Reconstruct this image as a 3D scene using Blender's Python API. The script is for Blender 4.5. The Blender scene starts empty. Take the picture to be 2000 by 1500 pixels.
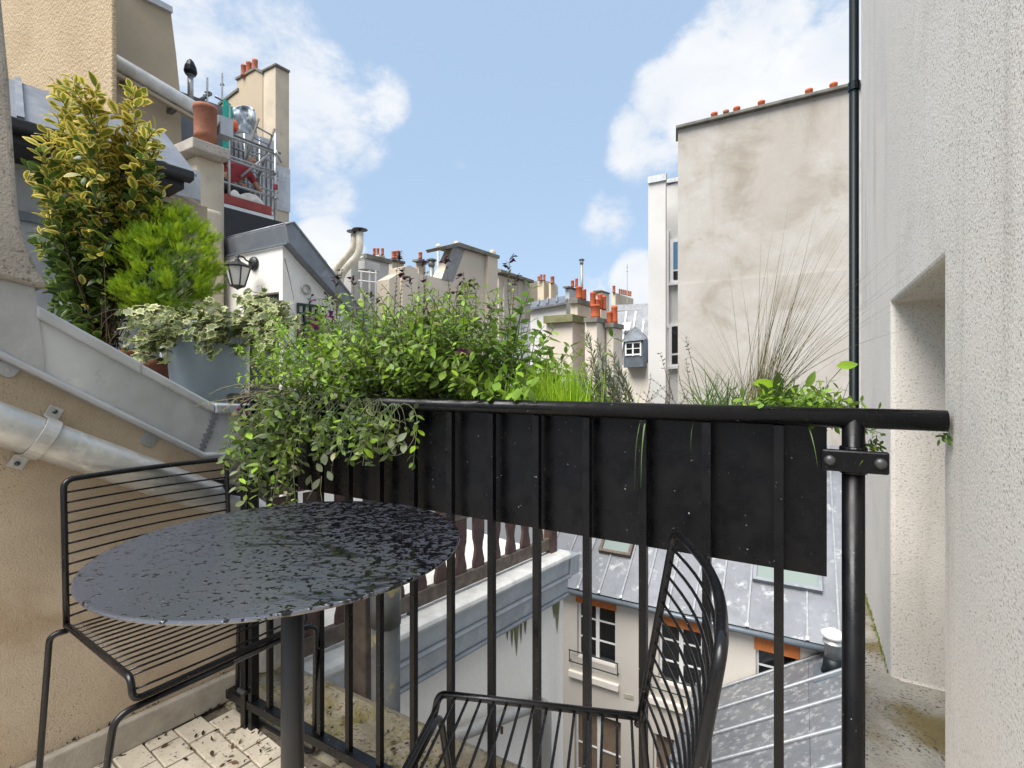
import bpy, bmesh, math, random
import numpy as np
from mathutils import Vector, Matrix, noise as mnoise
random.seed(7); rng = np.random.default_rng(7)
V = Vector; R = math.radians
sc = bpy.context.scene

# ------------------------------------------------------------------ camera
FPX, HY, CAMZ = 980.0, 740.0, 1.05
cam = bpy.data.cameras.new('camera'); camo = bpy.data.objects.new('camera', cam)
sc.collection.objects.link(camo); sc.camera = camo
camo.location = (0, 0, CAMZ); camo.rotation_euler = (R(90), 0, 0)
cam.sensor_width = 36; cam.lens = FPX / 2000 * 36; cam.shift_y = -0.005
cam.clip_start = 0.02; cam.clip_end = 5000

# ------------------------------------------------------------------ world, sun, exposure
SUN_DIR = V((-0.37, -0.40, 0.84)).normalized()
w = bpy.data.worlds.new('World'); sc.world = w; w.use_nodes = True
nt = w.node_tree; nt.nodes.clear()
def N(t, **k):
    n = nt.nodes.new(t)
    for a, b in k.items(): setattr(n, a, b)
    return n
def L(a, b): nt.links.new(a, b)
def wmath(op, a, b=None, clamp=False):
    n = N('ShaderNodeMath', operation=op); n.use_clamp = clamp
    for i, x in enumerate((a, b)):
        if x is None: continue
        if isinstance(x, (int, float)): n.inputs[i].default_value = x
        else: L(x, n.inputs[i])
    return n.outputs[0]
def wmix(f, a, b):
    n = N('ShaderNodeMix', data_type='RGBA')
    for s, x in ((n.inputs[0], f), (n.inputs[6], a), (n.inputs[7], b)):
        if isinstance(x, (int, float)): s.default_value = x
        elif isinstance(x, tuple): s.default_value = (*x, 1)
        else: L(x, s)
    return n.outputs[2]
sky = N('ShaderNodeTexSky', sky_type='NISHITA'); sky.sun_disc = False
sky.sun_elevation = math.asin(SUN_DIR.z); sky.sun_rotation = math.atan2(SUN_DIR.x, SUN_DIR.y)
sky.altitude = 50; sky.air_density = 1.0; sky.dust_density = 1.6; sky.ozone_density = 1.0
tc = N('ShaderNodeTexCoord'); dirv = tc.outputs['Generated']
def wnoise(scale, detail, rough, off=0, dist=0.0):
    mp = N('ShaderNodeMapping'); mp.inputs['Location'].default_value = (off, off*.7, off*.3); mp.inputs['Scale'].default_value = (1, 1, 1.5)
    L(dirv, mp.inputs[0])
    n = N('ShaderNodeTexNoise'); n.inputs['Scale'].default_value = scale; n.inputs['Detail'].default_value = detail
    n.inputs['Roughness'].default_value = rough; n.inputs['Distortion'].default_value = dist
    L(mp.outputs[0], n.inputs['Vector']); return n.outputs['Fac']
big = wnoise(4.2, 10, .66, 3.1, .35); fine = wnoise(13.0, 9, .65, 1.7, .3)
# cumulus banks where they stand in the sky (direction, angular radius in degrees, weight)
def dpx(px, py): return V(((px-1000)/FPX, 1, (HY-py)/FPX)).normalized()
banks = [(1455, 90, 6.5, .95), (1420, 180, 8, 1.), (1530, 190, 7, .95), (1320, 190, 5, .85), (1265, 280, 5, .75), (1620, 210, 6, .7), (1700, 160, 9, .8),
         (620, 210, 7, .85), (500, 130, 11, .60), (720, 190, 4.5, .7), (420, 30, 10, .55), (640, 490, 4, .95), (630, 370, 4.5, .55), (560, 250, 7, .7),
         (880, 360, 4, .40), (1190, 435, 4.2, .46), (1245, 545, 3.6, 1.), (1170, 555, 3, .5), (690, 275, 4.5, .6)]
den = None
for px, py, rad, wt in banks:
    dn = N('ShaderNodeVectorMath', operation='DOT_PRODUCT'); L(dirv, dn.inputs[0]); dn.inputs[1].default_value = dpx(px, py)
    mr = N('ShaderNodeMapRange'); mr.interpolation_type = 'SMOOTHSTEP'
    mr.inputs['From Min'].default_value = math.cos(R(rad*1.25)); mr.inputs['From Max'].default_value = math.cos(R(rad*.3))
    mr.inputs['To Max'].default_value = wt; L(dn.outputs['Value'], mr.inputs['Value'])
    den = mr.outputs[0] if den is None else wmath('MAXIMUM', den, mr.outputs[0])
# scattered cumulus everywhere else (behind and above the camera)
sep = N('ShaderNodeSeparateXYZ'); L(dirv, sep.inputs[0])
back = N('ShaderNodeMapRange'); back.inputs['From Min'].default_value = .55; back.inputs['From Max'].default_value = .15
L(sep.outputs['Y'], back.inputs['Value'])
den = wmath('MAXIMUM', den, wmath('MULTIPLY', back.outputs[0], .55))
d1 = wmath('ADD', wmath('MULTIPLY', wmath('SUBTRACT', big, .5), 2.3), wmath('MULTIPLY', wmath('SUBTRACT', fine, .5), .9))
den = wmath('ADD', den, wmath('MULTIPLY', d1, .62))
cr = N('ShaderNodeMapRange'); cr.interpolation_type = 'SMOOTHSTEP'
cr.inputs['From Min'].default_value = .36; cr.inputs['From Max'].default_value = .80; L(den, cr.inputs['Value'])
shade = N('ShaderNodeMapRange'); shade.inputs['From Min'].default_value = .3; shade.inputs['From Max'].default_value = .65
L(wnoise(5, 5, .55, 8.3, .3), shade.inputs['Value'])
SKY_STR = 0.103
skyc = wmix(.62, sky.outputs[0], (3.9, 5.25, 7.0))             # thin high haze
cloudc = wmix(shade.outputs[0], (5.4, 5.7, 6.2), (6.6, 6.65, 6.7))
mixc = wmix(wmath('MULTIPLY', cr.outputs[0], .93), skyc, cloudc)
bg = N('ShaderNodeBackground'); bg.inputs['Strength'].default_value = SKY_STR; L(mixc, bg.inputs[0])
out = N('ShaderNodeOutputWorld'); L(bg.outputs[0], out.inputs[0])
sun = bpy.data.lights.new('sun', 'SUN'); suno = bpy.data.objects.new('sun', sun); sc.collection.objects.link(suno)
sun.energy = 4.6; sun.angle = R(44); sun.color = (1, .965, .92)
suno.rotation_euler = SUN_DIR.to_track_quat('Z', 'Y').to_euler(); suno.location = SUN_DIR * 50
sc.view_settings.view_transform = 'Standard'; sc.view_settings.look = 'None'
sc.view_settings.exposure = 0.58; sc.view_settings.gamma = 1; sc.view_settings.use_curve_mapping = False
sc.render.engine = 'CYCLES'; sc.cycles.max_bounces = 7; sc.cycles.diffuse_bounces = 4; sc.cycles.transparent_max_bounces = 8
sc.cycles.use_denoising = True

# ------------------------------------------------------------------ materials
MATS = {}
class G:
    """small node-graph helper"""
    def __init__(s, name):
        s.m = bpy.data.materials.new(name); s.m.use_nodes = True; s.t = s.m.node_tree
        s.b = s.t.nodes['Principled BSDF']; s.pos = s.n('ShaderNodeNewGeometry').outputs['Position']; MATS[name] = s.m
    def n(s, t, **k):
        x = s.t.nodes.new(t)
        for a, b in k.items(): setattr(x, a, b)
        return x
    def l(s, a, b): s.t.links.new(a, b)
    def put(s, sock, x):
        if isinstance(x, (int, float)): sock.default_value = x
        elif isinstance(x, tuple): sock.default_value = (*x, 1) if len(x) == 3 else x
        else: s.l(x, sock)
    def noise(s, scale, detail=4, rough=.55, stretch=(1, 1, 1), off=0., dist=0.):
        mp = s.n('ShaderNodeMapping'); mp.inputs['Scale'].default_value = stretch; mp.inputs['Location'].default_value = (off, off, off)
        s.l(s.pos, mp.inputs[0]); x = s.n('ShaderNodeTexNoise'); s.l(mp.outputs[0], x.inputs['Vector'])
        x.inputs['Scale'].default_value = scale; x.inputs['Detail'].default_value = detail; x.inputs['Roughness'].default_value = rough
        x.inputs['Distortion'].default_value = dist; return x.outputs['Fac']
    def voro(s, scale, stretch=(1, 1, 1)):
        mp = s.n('ShaderNodeMapping'); mp.inputs['Scale'].default_value = stretch
        s.l(s.pos, mp.inputs[0]); x = s.n('ShaderNodeTexVoronoi'); s.l(mp.outputs[0], x.inputs['Vector'])
        x.inputs['Scale'].default_value = scale; return x.outputs['Distance']
    def rng(s, x, lo, hi, a=0., b=1.):
        m = s.n('ShaderNodeMapRange'); m.interpolation_type = 'SMOOTHSTEP'; s.l(x, m.inputs['Value'])
        for k, v in zip(('From Min', 'From Max', 'To Min', 'To Max'), (lo, hi, a, b)): m.inputs[k].default_value = v
        return m.outputs[0]
    def mix(s, f, a, b):
        x = s.n('ShaderNodeMix', data_type='RGBA'); s.put(x.inputs[0], f); s.put(x.inputs[6], a); s.put(x.inputs[7], b); return x.outputs[2]
    def math(s, op, a, b):
        x = s.n('ShaderNodeMath', operation=op); s.put(x.inputs[0], a); s.put(x.inputs[1], b); return x.outputs[0]
    def bump(s, h, strength, dist):
        x = s.n('ShaderNodeBump'); s.put(x.inputs['Height'], h); x.inputs['Strength'].default_value = strength; x.inputs['Distance'].default_value = dist
        s.l(x.outputs[0], s.b.inputs['Normal'])
    def done(s, col, rough=.7, metal=0., spec=.4):
        s.put(s.b.inputs['Base Color'], col); s.put(s.b.inputs['Roughness'], rough); s.put(s.b.inputs['Metallic'], metal)
        s.put(s.b.inputs['Specular IOR Level'], spec); return s.m
def plaster(name, c1, c2, scale=2., rough=.9, bump=(120, .4, .004), speck=None, streak=None, blot=None):
    g = G(name); c = g.mix(g.rng(g.noise(scale, 6, .6), .35, .68), c1, c2)
    if blot: col, s, lo, hi = blot; c = g.mix(g.rng(g.noise(s, 7, .65, off=4.2, dist=.4), lo, hi), c, col)
    if streak: col, s, lo, hi = streak; c = g.mix(g.rng(g.noise(s, 5, .6, (1, 1, .09), off=2.), lo, hi), c, col)
    fine = g.noise(bump[0], 3, .6)
    if speck:
        col, s, lo, hi = speck
        m = g.math('MULTIPLY', g.rng(g.noise(s, 2, .5, off=1.), lo, hi), g.rng(g.noise(scale*1.3, 3, .5, (1, 1, .35), off=7.), .35, .65, .15, 1)); c = g.mix(m, c, col)
    c = g.mix(g.rng(fine, .3, .7, .12, 0), c, (c1[0]*.5, c1[1]*.5, c1[2]*.5))
    g.bump(fine, bump[1], bump[2]); return g.done(c, rough)
def plain(name, c, rough=.5, metal=0., spec=.5, var=.12, scale=8.):
    g = G(name); d = tuple(x*(1-var*2) for x in c)
    return g.done(g.mix(g.rng(g.noise(scale, 5, .6), .3, .7), c, d), rough, metal, spec)
def zinc(name, c1, c2, patch=None, rough=.42, metal=.35, scale=3., own=0.):
    g = G(name); c = g.mix(g.rng(g.noise(scale, 6, .62, (1, 1, .6)), .35, .66), c1, c2)
    if own: c = g.mix(g.math('MULTIPLY', g.n('ShaderNodeObjectInfo').outputs['Random'], own), c, tuple(x*.62 for x in c1)); c = g.mix(g.rng(g.noise(6, 4, .6, (1, 1, .15), off=5.), .55, .75, 0, .5), c, tuple(x*.6 for x in c1))
    if patch: col, s, lo, hi = patch; c = g.mix(g.rng(g.noise(s, 8, .68, off=3.), lo, hi), c, col)
    c = g.mix(g.rng(g.noise(scale*9, 4, .6, off=9.), .58, .75, 0, .5), c, tuple(x*.6 for x in c1))
    g.bump(g.noise(scale*1.5, 3, .5), .25, .01)
    return g.done(c, g.rng(g.noise(scale*4, 3), .3, .7, rough-.1, rough+.15), metal, .5)
plaster('render_tan', (.60, .49, .36), (.46, .365, .255), 2.6, bump=(230, .75, .004), speck=((.15, .10, .06), 260, .58, .72), blot=((.43, .31, .20), 3.4, .50, .74), streak=((.55, .47, .37), 6, .70, .82))
plaster('concrete_base', (.47, .42, .345), (.33, .29, .235), 9, bump=(150, .5, .004), streak=((.12, .10, .08), 5, .62, .8))
plaster('stone_grey', (.46, .41, .35), (.33, .295, .255), 4, bump=(160, .8, .006), speck=((.09, .08, .07), 90, .56, .7))
plaster('cement_grey', (.40, .40, .39), (.31, .31, .305), 5, bump=(120, .25, .003), streak=((.12, .12, .12), 5, .62, .8))
plaster('stucco_right', (.83, .785, .72), (.775, .73, .665), 1.8, bump=(240, .6, .0022), speck=((.33, .305, .275), 260, .575, .68), streak=((.50, .465, .415), 11, .52, .85), blot=((.66, .63, .585), 3.2, .5, .8))
plaster('stucco_beige', (.45, .345, .215), (.38, .285, .17), 1.2, bump=(26, .9, .03), speck=((.36, .26, .15), 22, .58, .74))
plaster('beige_smooth', (.48, .395, .28), (.41, .34, .25), .8, bump=(40, .15, .01), streak=((.42, .36, .28), 1.2, .55, .8))
plaster('beige_weathered', (.62, .53, .40), (.47, .41, .32), 1.6, bump=(40, .3, .01), blot=((.34, .30, .24), 2.2, .56, .75))
plaster('cream_wall', (.82, .76, .675), (.77, .71, .625), .5, bump=(30, .15, .01), streak=((.55, .50, .42), .9, .58, .85))
plaster('cream_facade', (.62, .575, .51), (.57, .525, .465), .35, bump=(30, .1, .01), streak=((.60, .54, .46), .8, .64, .9))
plaster('white_wall', (.78, .755, .70), (.70, .67, .615), .8, bump=(40, .15, .01), streak=((.55, .50, .42), 1.6, .62, .85))
plaster('white_building', (.60, .585, .56), (.53, .515, .49), .4, bump=(30, .1, .01), streak=((.42, .38, .33), .6, .62, .85))
plaster('tall_wall', (.47, .445, .405), (.40, .365, .32), .35, bump=(12, .12, .02), blot=((.27, .225, .17), .5, .44, .8), streak=((.28, .245, .20), 1.3, .55, .9))
plaster('chimney_cream', (.66, .58, .48), (.56, .49, .40), .8, bump=(30, .2, .01), streak=((.30, .28, .22), 1.3, .58, .8))
plaster('chimney_far', (.63, .55, .44), (.55, .475, .38), .5, bump=(30, .1, .01), streak=((.46, .40, .33), 1., .58, .8))
plaster('yellow_far', (.69, .59, .43), (.62, .53, .39), .4, bump=(30, .1, .01))
plaster('slab_dark', (.20, .19, .16), (.12, .115, .10), 3, bump=(50, .5, .01))
plaster('slab_moss', (.22, .21, .11), (.15, .155, .07), 4, bump=(50, .6, .01))
plaster('ledge_moss', (.36, .31, .225), (.23, .195, .135), 9, bump=(90, .8, .006), speck=((.05, .04, .03), 90, .54, .66), blot=((.20, .17, .05), 11, .46, .64))
plaster('ledge_side', (.40, .37, .315), (.29, .265, .22), 9, bump=(120, .9, .005), speck=((.07, .06, .045), 140, .54, .66), blot=((.19, .145, .055), 5.5, .44, .62))
plaster('tile_stone', (.66, .58, .455), (.52, .455, .355), 9, rough=.6, bump=(140, .35, .002), speck=((.13, .10, .07), 120, .60, .72))
plaster('joint_dirt', (.20, .16, .115), (.09, .07, .05), 20, bump=(200, .8, .004))
plaster('terracotta', (.50, .115, .045), (.43, .10, .04), 1.5, rough=.8, bump=(60, .2, .004))
plaster('terracotta_old', (.33, .13, .075), (.25, .10, .06), 8, rough=.85, bump=(60, .3, .004), speck=((.13, .08, .06), 60, .56, .72))
plaster('terracotta_far', (.48, .16, .09), (.36, .12, .07), 2, rough=.85, bump=(30, .2, .004))
plaster('soil', (.035, .024, .016), (.02, .014, .01), 40, bump=(160, 1, .01))
plaster('ground_dark', (.10, .095, .09), (.07, .068, .065), .3, bump=(20, .3, .01))
zinc('zinc', (.52, .53, .535), (.41, .42, .43), ((.64, .645, .64), 5, .54, .72), scale=4)
zinc('zinc_trim', (.50, .51, .515), (.40, .41, .42))
zinc('zinc_slate', (.22, .232, .25), (.165, .178, .195), ((.30, .31, .32), 5, .54, .72), scale=3)
zinc('zinc_roof', (.20, .208, .225), (.15, .158, .172), ((.34, .345, .35), 2.6, .54, .68), scale=.8, own=.5)
zinc('zinc_lean', (.235, .242, .255), (.19, .198, .212), ((.40, .40, .395), 5.5, .50, .64), scale=.9, own=.4)
g_ = G('zinc_lichen'); g_.bump(g_.noise(60, 3), .3, .004)
g_.done(g_.mix(g_.rng(g_.noise(9, 5, .6, off=3.), .56, .64), g_.mix(g_.rng(g_.noise(5, 4), .35, .65), (.16, .17, .165), (.09, .095, .095)), (.34, .29, .15)), .6, .1)
zinc('zinc_dark', (.16, .185, .21), (.12, .14, .16), scale=2)
zinc('zinc_parapet', (.44, .46, .465), (.35, .37, .375), ((.60, .61, .59), 5, .56, .72), scale=4)
zinc('galvanised', (.54, .535, .51), (.40, .40, .385), ((.64, .63, .59), 12, .55, .7), rough=.40, metal=.5, scale=9)
zinc('galvanised_old', (.36, .35, .32), (.27, .265, .245), scale=6)
plain('seam_zinc', (.27, .28, .29), .45, .35)
plain('white_cap', (.74, .72, .67), .6)
def painted(name, c, rough, spec, dust):
    g = G(name); sp = g.math('MULTIPLY', g.rng(g.noise(170, 2, .5), .71, .77, 0, .8), g.rng(g.noise(14, 3, .6, off=3.), .48, .6)); film = g.rng(g.noise(9, 6, .65, (1, 1, .4), off=8.), .42, .8, 0, dust)
    cc = g.mix(film, c, (.10, .10, .10)); cc = g.mix(sp, cc, (.45, .44, .42)); g.bump(g.noise(230, 2), .12, .0008)
    return g.done(cc, g.rng(g.noise(22, 4, .6), .3, .7, rough-.06, rough+.14), 0, spec)
painted('black_metal', (.0035, .0035, .0045), .27, .35, .045); painted('chair_metal', (.006, .006, .007), .25, .5, .02)
plain('leg_metal', (.028, .028, .03), .42, 0, .5)
plain('bolt_metal', (.10, .10, .10), .4, .6)
plain('steel', (.55, .55, .54), .35, .7)
plain('white_pipe', (.80, .79, .76), .45)
plain('cream_pipe', (.84, .77, .62), .5)
plain('tube_grey', (.40, .41, .42), .4, .5)
plain('dark_pipe', (.006, .011, .013), .4, 0, .25)
plain('door_black', (.012, .013, .02), .5)
plain('fascia_black', (.012, .012, .013), .5)
plain('pot_blue', (.28, .335, .36), .45, var=.06, scale=3)
plain('wood_brown', (.10, .052, .042), .65, var=.25, scale=14)
plain('wood_rail', (.15, .115, .09), .75, var=.25, scale=14)
plain('blind_orange', (.55, .17, .04), .7)
plain('white_paint', (.80, .79, .77), .5, var=.04)
plain('shutter_brown', (.22, .16, .11), .7)
plain('curtain', (.30, .27, .23), .8)
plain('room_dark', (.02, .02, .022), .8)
plain('trellis_green', (.012, .035, .024), .6)
plain('toe_red', (.36, .055, .04), .6)
plain('deck_grey', (.42, .42, .41), .7)
plain('teal', (.02, .42, .32), .6)
plain('orange_cloth', (.80, .13, .03), .7)
plain('tarp', (.62, .68, .72), .35, var=.15, scale=6)
plain('bag_white', (.74, .72, .67), .8, var=.1, scale=6)
plain('cloth_red', (.33, .035, .045), .85)
plain('cloth_dark', (.03, .035, .05), .85)
plain('skin', (.45, .24, .15), .6)
plain('plaque', (.45, .42, .33), .6)
plain('lantern_black', (.02, .02, .02), .45)
plain('slate', (.20, .215, .235), .5, .1, var=.2, scale=2)
plain('bark', (.10, .065, .04), .8)
plain('stem_green', (.10, .13, .055), .7)
plain('stem_brown', (.20, .15, .09), .8)
plain('straw', (.36, .33, .20), .7)
def glass(name, c, rough=.04):
    g = G(name); g.done(c, rough, 0, .9); return g.m
glass('pane_dark', (.012, .014, .016)); glass('pane_sky', (.10, .22, .36)); glass('pane_green', (.20, .24, .21), .15); glass('pane_milk', (.5, .5, .47), .25)
def leaf_mat(name, inner, edge=None, dark=.55, trans=.33, rough=.45, e0=.45, e1=.75):
    g = G(name); r = g.n('ShaderNodeAttribute', attribute_name='rnd').outputs['Fac']; e = g.n('ShaderNodeAttribute', attribute_name='edge').outputs['Fac']
    c = g.mix(r, tuple(x*dark for x in inner), inner)
    c = g.mix(g.rng(g.noise(14, 2, .5), .35, .65, 0, .35), c, (inner[0]*1.5, inner[1]*1.12, inner[2]*.8))
    if edge: c = g.mix(g.rng(g.math('ADD', e, g.math('MULTIPLY', g.math('SUBTRACT', r, .5), .5)), e0, e1), c, edge)
    g.done(c, rough, 0, .35); t = g.n('ShaderNodeBsdfTranslucent'); g.l(c, t.inputs[0])
    mx = g.n('ShaderNodeMixShader'); mx.inputs[0].default_value = trans
    g.l(g.b.outputs[0], mx.inputs[1]); g.l(t.outputs[0], mx.inputs[2]); g.l(mx.outputs[0], g.t.nodes['Material Output'].inputs[0]); return g.m
leaf_mat('leaf_salvia', (.19, .30, .065), dark=.45); leaf_mat('leaf_grey', (.18, .245, .125), dark=.4)
leaf_mat('leaf_bright', (.26, .46, .045), dark=.5); leaf_mat('leaf_oregano', (.18, .33, .055), dark=.4)
leaf_mat('leaf_cypress', (.40, .60, .03), dark=.38, trans=.3); leaf_mat('leaf_grass', (.36, .62, .045), dark=.5, trans=.35)
leaf_mat('leaf_green', (.065, .125, .026), edge=(.26, .33, .06), dark=.5, e0=.75, e1=1.1, rough=.3)
leaf_mat('leaf_gold', (.20, .26, .04), edge=(.78, .60, .13), dark=.6, e0=.42, e1=.8, rough=.35)
leaf_mat('leaf_ivy', (.13, .20, .06), edge=(.60, .60, .30), dark=.4, e0=.58, e1=1.05)
leaf_mat('leaf_rosemary', (.25, .30, .22), dark=.55); leaf_mat('leaf_chive', (.12, .24, .05), dark=.5)
leaf_mat('leaf_lime', (.26, .48, .03), dark=.9, trans=.4); leaf_mat('leaf_dead', (.17, .10, .045), dark=.25)
leaf_mat('flower_purple', (.20, .02, .19), dark=.3); leaf_mat('flower_dark', (.045, .012, .045), dark=.5); leaf_mat('leaf_straw', (.36, .35, .19), dark=.5)
leaf_mat('blade_olive', (.17, .175, .07), dark=.5)
def table_mat():
    g = G('table_wet')
    b1 = g.noise(118, 2, .5, (1, 1.2, 1)); b2 = g.noise(58, 4, .6, off=2.); big = g.noise(4.5, 3, .5, off=5.)
    sx = g.n('ShaderNodeSeparateXYZ'); g.l(g.pos, sx.inputs[0])
    # wetter half on the rail side, single drops elsewhere
    half = g.rng(g.math('ADD', g.math('ADD', g.math('MULTIPLY', sx.outputs[0], .75), g.math('MULTIPLY', sx.outputs[1], .66)), g.math('MULTIPLY', big, .30)), .26, .62)
    thr = g.math('SUBTRACT', .628, g.math('MULTIPLY', half, .12))
    wet = g.rng(g.math('SUBTRACT', g.math('MAXIMUM', b1, g.math('ADD', b2, -.015)), thr), -.012, .022)
    wipe = g.rng(g.noise(9, 7, .66, (.7, 2.4, 1), off=6.3, dist=1.6), .50, .60, 0, .85)
    wet = g.math('MAXIMUM', wet, g.math('MULTIPLY', wipe, g.rng(half, .1, .5)))
    g.bump(wet, .5, .0015)
    g.b.inputs['IOR'].default_value = 2.3
    return g.done(g.mix(wet, (.040, .043, .058), (.004, .004, .005)), g.math('SUBTRACT', .27, g.math('MULTIPLY', wet, .19)), 0, g.math('SUBTRACT', .62, g.math('MULTIPLY', wet, .48)))  # wet drops darkened in colour and specular to imitate their darker reflections
table_mat()

# ------------------------------------------------------------------ geometry helpers
COL = sc.collection
def P(px, py, Y): return V(((px-1000)/FPX*Y, Y, CAMZ-(py-HY)/FPX*Y))
def ray(px, py): return V(((px-1000)/FPX, 1, (HY-py)/FPX))
CAM = V((0, 0, CAMZ))
def hit(px, py, p, n):
    d = ray(px, py); return CAM + d*((p-CAM).dot(n)/d.dot(n))
def hz(px, py, z): return hit(px, py, V((0, 0, z)), V((0, 0, 1)))
class VP:
    """vertical plane through column px at depth Y, running along (dx, dy)"""
    def __init__(s, px, Y, d):
        s.p = P(px, HY, Y); s.d = V((d[0], d[1], 0)).normalized(); s.n = V((-s.d.y, s.d.x, 0))
        if s.n.y < 0: s.n = -s.n                     # n points away from the camera
    def at(s, px, py, o=0.): return hit(px, py, s.p + s.n*o, s.n)
RD = V((.866, -.5, 0)); ND = V((.5, .866, 0))        # along the railing (to the right) / outwards
LD = V((.588, .809, 0)); LN = V((.809, -.588, 0))    # along the left wall / into the terrace
UP = V((0, 0, 1))
O0 = V((-.806, 1.528, 0))
def F(s, n, z=0.): return O0 + RD*s + ND*n + UP*z

def finish(me, mat, smooth):
    if mat: me.materials.append(MATS[mat])
    if smooth: me.polygons.foreach_set('use_smooth', [True]*len(me.polygons))
def top_of(o):
    while o.parent: o = o.parent
    return o
def tag(o, label=None, cat=None, group=None, kind=None):
    for k, v in (('label', label), ('category', cat), ('group', group), ('kind', kind)):
        if v: o[k] = v
    return o
def thing(name, loc, label, cat, group=None):
    o = bpy.data.objects.new(name, None); COL.objects.link(o); o.location = loc; o.empty_display_size = .1
    return tag(o, label, cat, group)
class MB:
    def __init__(s): s.v = []; s.f = []
    def add(s, vs, fs):
        k = len(s.v); s.v += [V(x) for x in vs]; s.f += [tuple(k+i for i in f) for f in fs]; return s
    def prism(s, poly, ext):
        n = len(poly); a = [V(p) for p in poly]; b = [p+V(ext) for p in a]
        nrm = sum(((a[i]-a[0]).cross(a[(i+1) % n]-a[0]) for i in range(n)), V((0, 0, 0)))
        if nrm.dot(V(ext)) > 0: a, b = a[::-1], b[::-1]
        return s.add(a+b, [tuple(range(n)), tuple(range(2*n-1, n-1, -1))] + [(i, n+i, n+(i+1) % n, (i+1) % n) for i in range(n)])
    def box(s, c, ax, ay, az):
        c = V(c); ax, ay, az = V(ax)/2, V(ay)/2, V(az)/2
        return s.prism([c-ax-ay-az, c+ax-ay-az, c+ax+ay-az, c-ax+ay-az], az*2)
    def bar(s, a, b, w, h, up=UP):
        a, b = V(a), V(b); d = (b-a); x = d.normalized(); side = x.cross(V(up))
        if side.length < 1e-5: side = x.cross(V((1, 0, 0)))
        side.normalize(); u = side.cross(x)
        return s.box((a+b)/2, d, side*w, u*h)
    def tube(s, path, r, n=8, caps=True, closed=False):
        path = [V(p) for p in path]; m = len(path); rs = r if isinstance(r, (list, tuple)) else [r]*m; vs = []; fs = []
        prev = None
        for i, p in enumerate(path):
            if closed: t = path[(i+1) % m]-path[i-1]
            else: t = path[min(i+1, m-1)]-path[max(i-1, 0)]
            t = t.normalized() if t.length > 1e-9 else V((0, 0, 1))
            if prev is None:
                x = t.cross(UP if abs(t.z) < .9 else V((1, 0, 0))); x.normalize()
            else:
                x = prev-t*prev.dot(t); x.normalize()
            prev = x; y = t.cross(x)
            vs += [p+(x*math.cos(2*math.pi*k/n)+y*math.sin(2*math.pi*k/n))*rs[i] for k in range(n)]
        for i in range(m if closed else m-1):
            j = (i+1) % m; fs += [(i*n+k, i*n+(k+1) % n, j*n+(k+1) % n, j*n+k) for k in range(n)]
        if caps and not closed: fs += [tuple(range(n-1, -1, -1)), tuple((m-1)*n+k for k in range(n))]
        return s.add(vs, fs)
    def lathe(s, c, prof, n=20, axis=UP):
        c = V(c); a = V(axis).normalized(); x = a.cross(V((0, 1, 0)) if abs(a.y) < .9 else V((1, 0, 0))).normalized(); y = a.cross(x)
        vs = [c+a*h+(x*math.cos(2*math.pi*k/n)+y*math.sin(2*math.pi*k/n))*r for r, h in prof for k in range(n)]; m = len(prof)
        fs = [(i*n+k, i*n+(k+1) % n, (i+1)*n+(k+1) % n, (i+1)*n+k) for i in range(m-1) for k in range(n)]
        fs += [tuple(range(n-1, -1, -1)), tuple((m-1)*n+k for k in range(n))]
        return s.add(vs, fs)
    def build(s, name, mat, parent=None, smooth=False, bevel=0., seg=2, angle=40):
        off = V((0, 0, 0))
        if parent is not None: off = top_of(parent).location.copy()
        else:
            lo = [min(v[i] for v in s.v) for i in range(3)]; hi = [max(v[i] for v in s.v) for i in range(3)]
            off = V(((lo[0]+hi[0])/2, (lo[1]+hi[1])/2, lo[2]))
        me = bpy.data.meshes.new(name); me.from_pydata([v-off for v in s.v], [], s.f); finish(me, mat, smooth)
        o = bpy.data.objects.new(name, me); COL.objects.link(o)
        if parent is not None: o.parent = parent
        else: o.location = off
        if bevel:
            b = o.modifiers.new('bevel', 'BEVEL'); b.width = bevel; b.segments = seg; b.limit_method = 'ANGLE'; b.angle_limit = R(angle)
            b.harden_normals = False
        return o
def share(name, me, parent, M):
    """another object on the same mesh data, under parent; M is its matrix in the world"""
    o = bpy.data.objects.new(name, me); COL.objects.link(o); o.parent = parent
    t = top_of(parent).location if parent else V((0, 0, 0))
    o.matrix_local = Matrix.Translation(-t) @ M; return o
def frame(p, x, y, z): return Matrix(((x[0], y[0], z[0], p[0]), (x[1], y[1], z[1], p[1]), (x[2], y[2], z[2], p[2]), (0, 0, 0, 1)))
def mesh_of(mb, name, mat, smooth=False):
    me = bpy.data.meshes.new(name); me.from_pydata(mb.v, [], mb.f); finish(me, mat, smooth); return me
def rounded(pts, r, k=5):
    """polyline with its inner corners rounded"""
    pts = [V(p) for p in pts]; out = [pts[0]]
    for i in range(1, len(pts)-1):
        a, b, c = pts[i-1], pts[i], pts[i+1]; ra = min(r, (a-b).length*.49, (c-b).length*.49)
        p, q = b+(a-b).normalized()*ra, b+(c-b).normalized()*ra
        out += [(p*(1-t)+b*t)*(1-t)+(b*(1-t)+q*t)*t for t in [j/k for j in range(k+1)]]
    return out+[pts[-1]]
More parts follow.
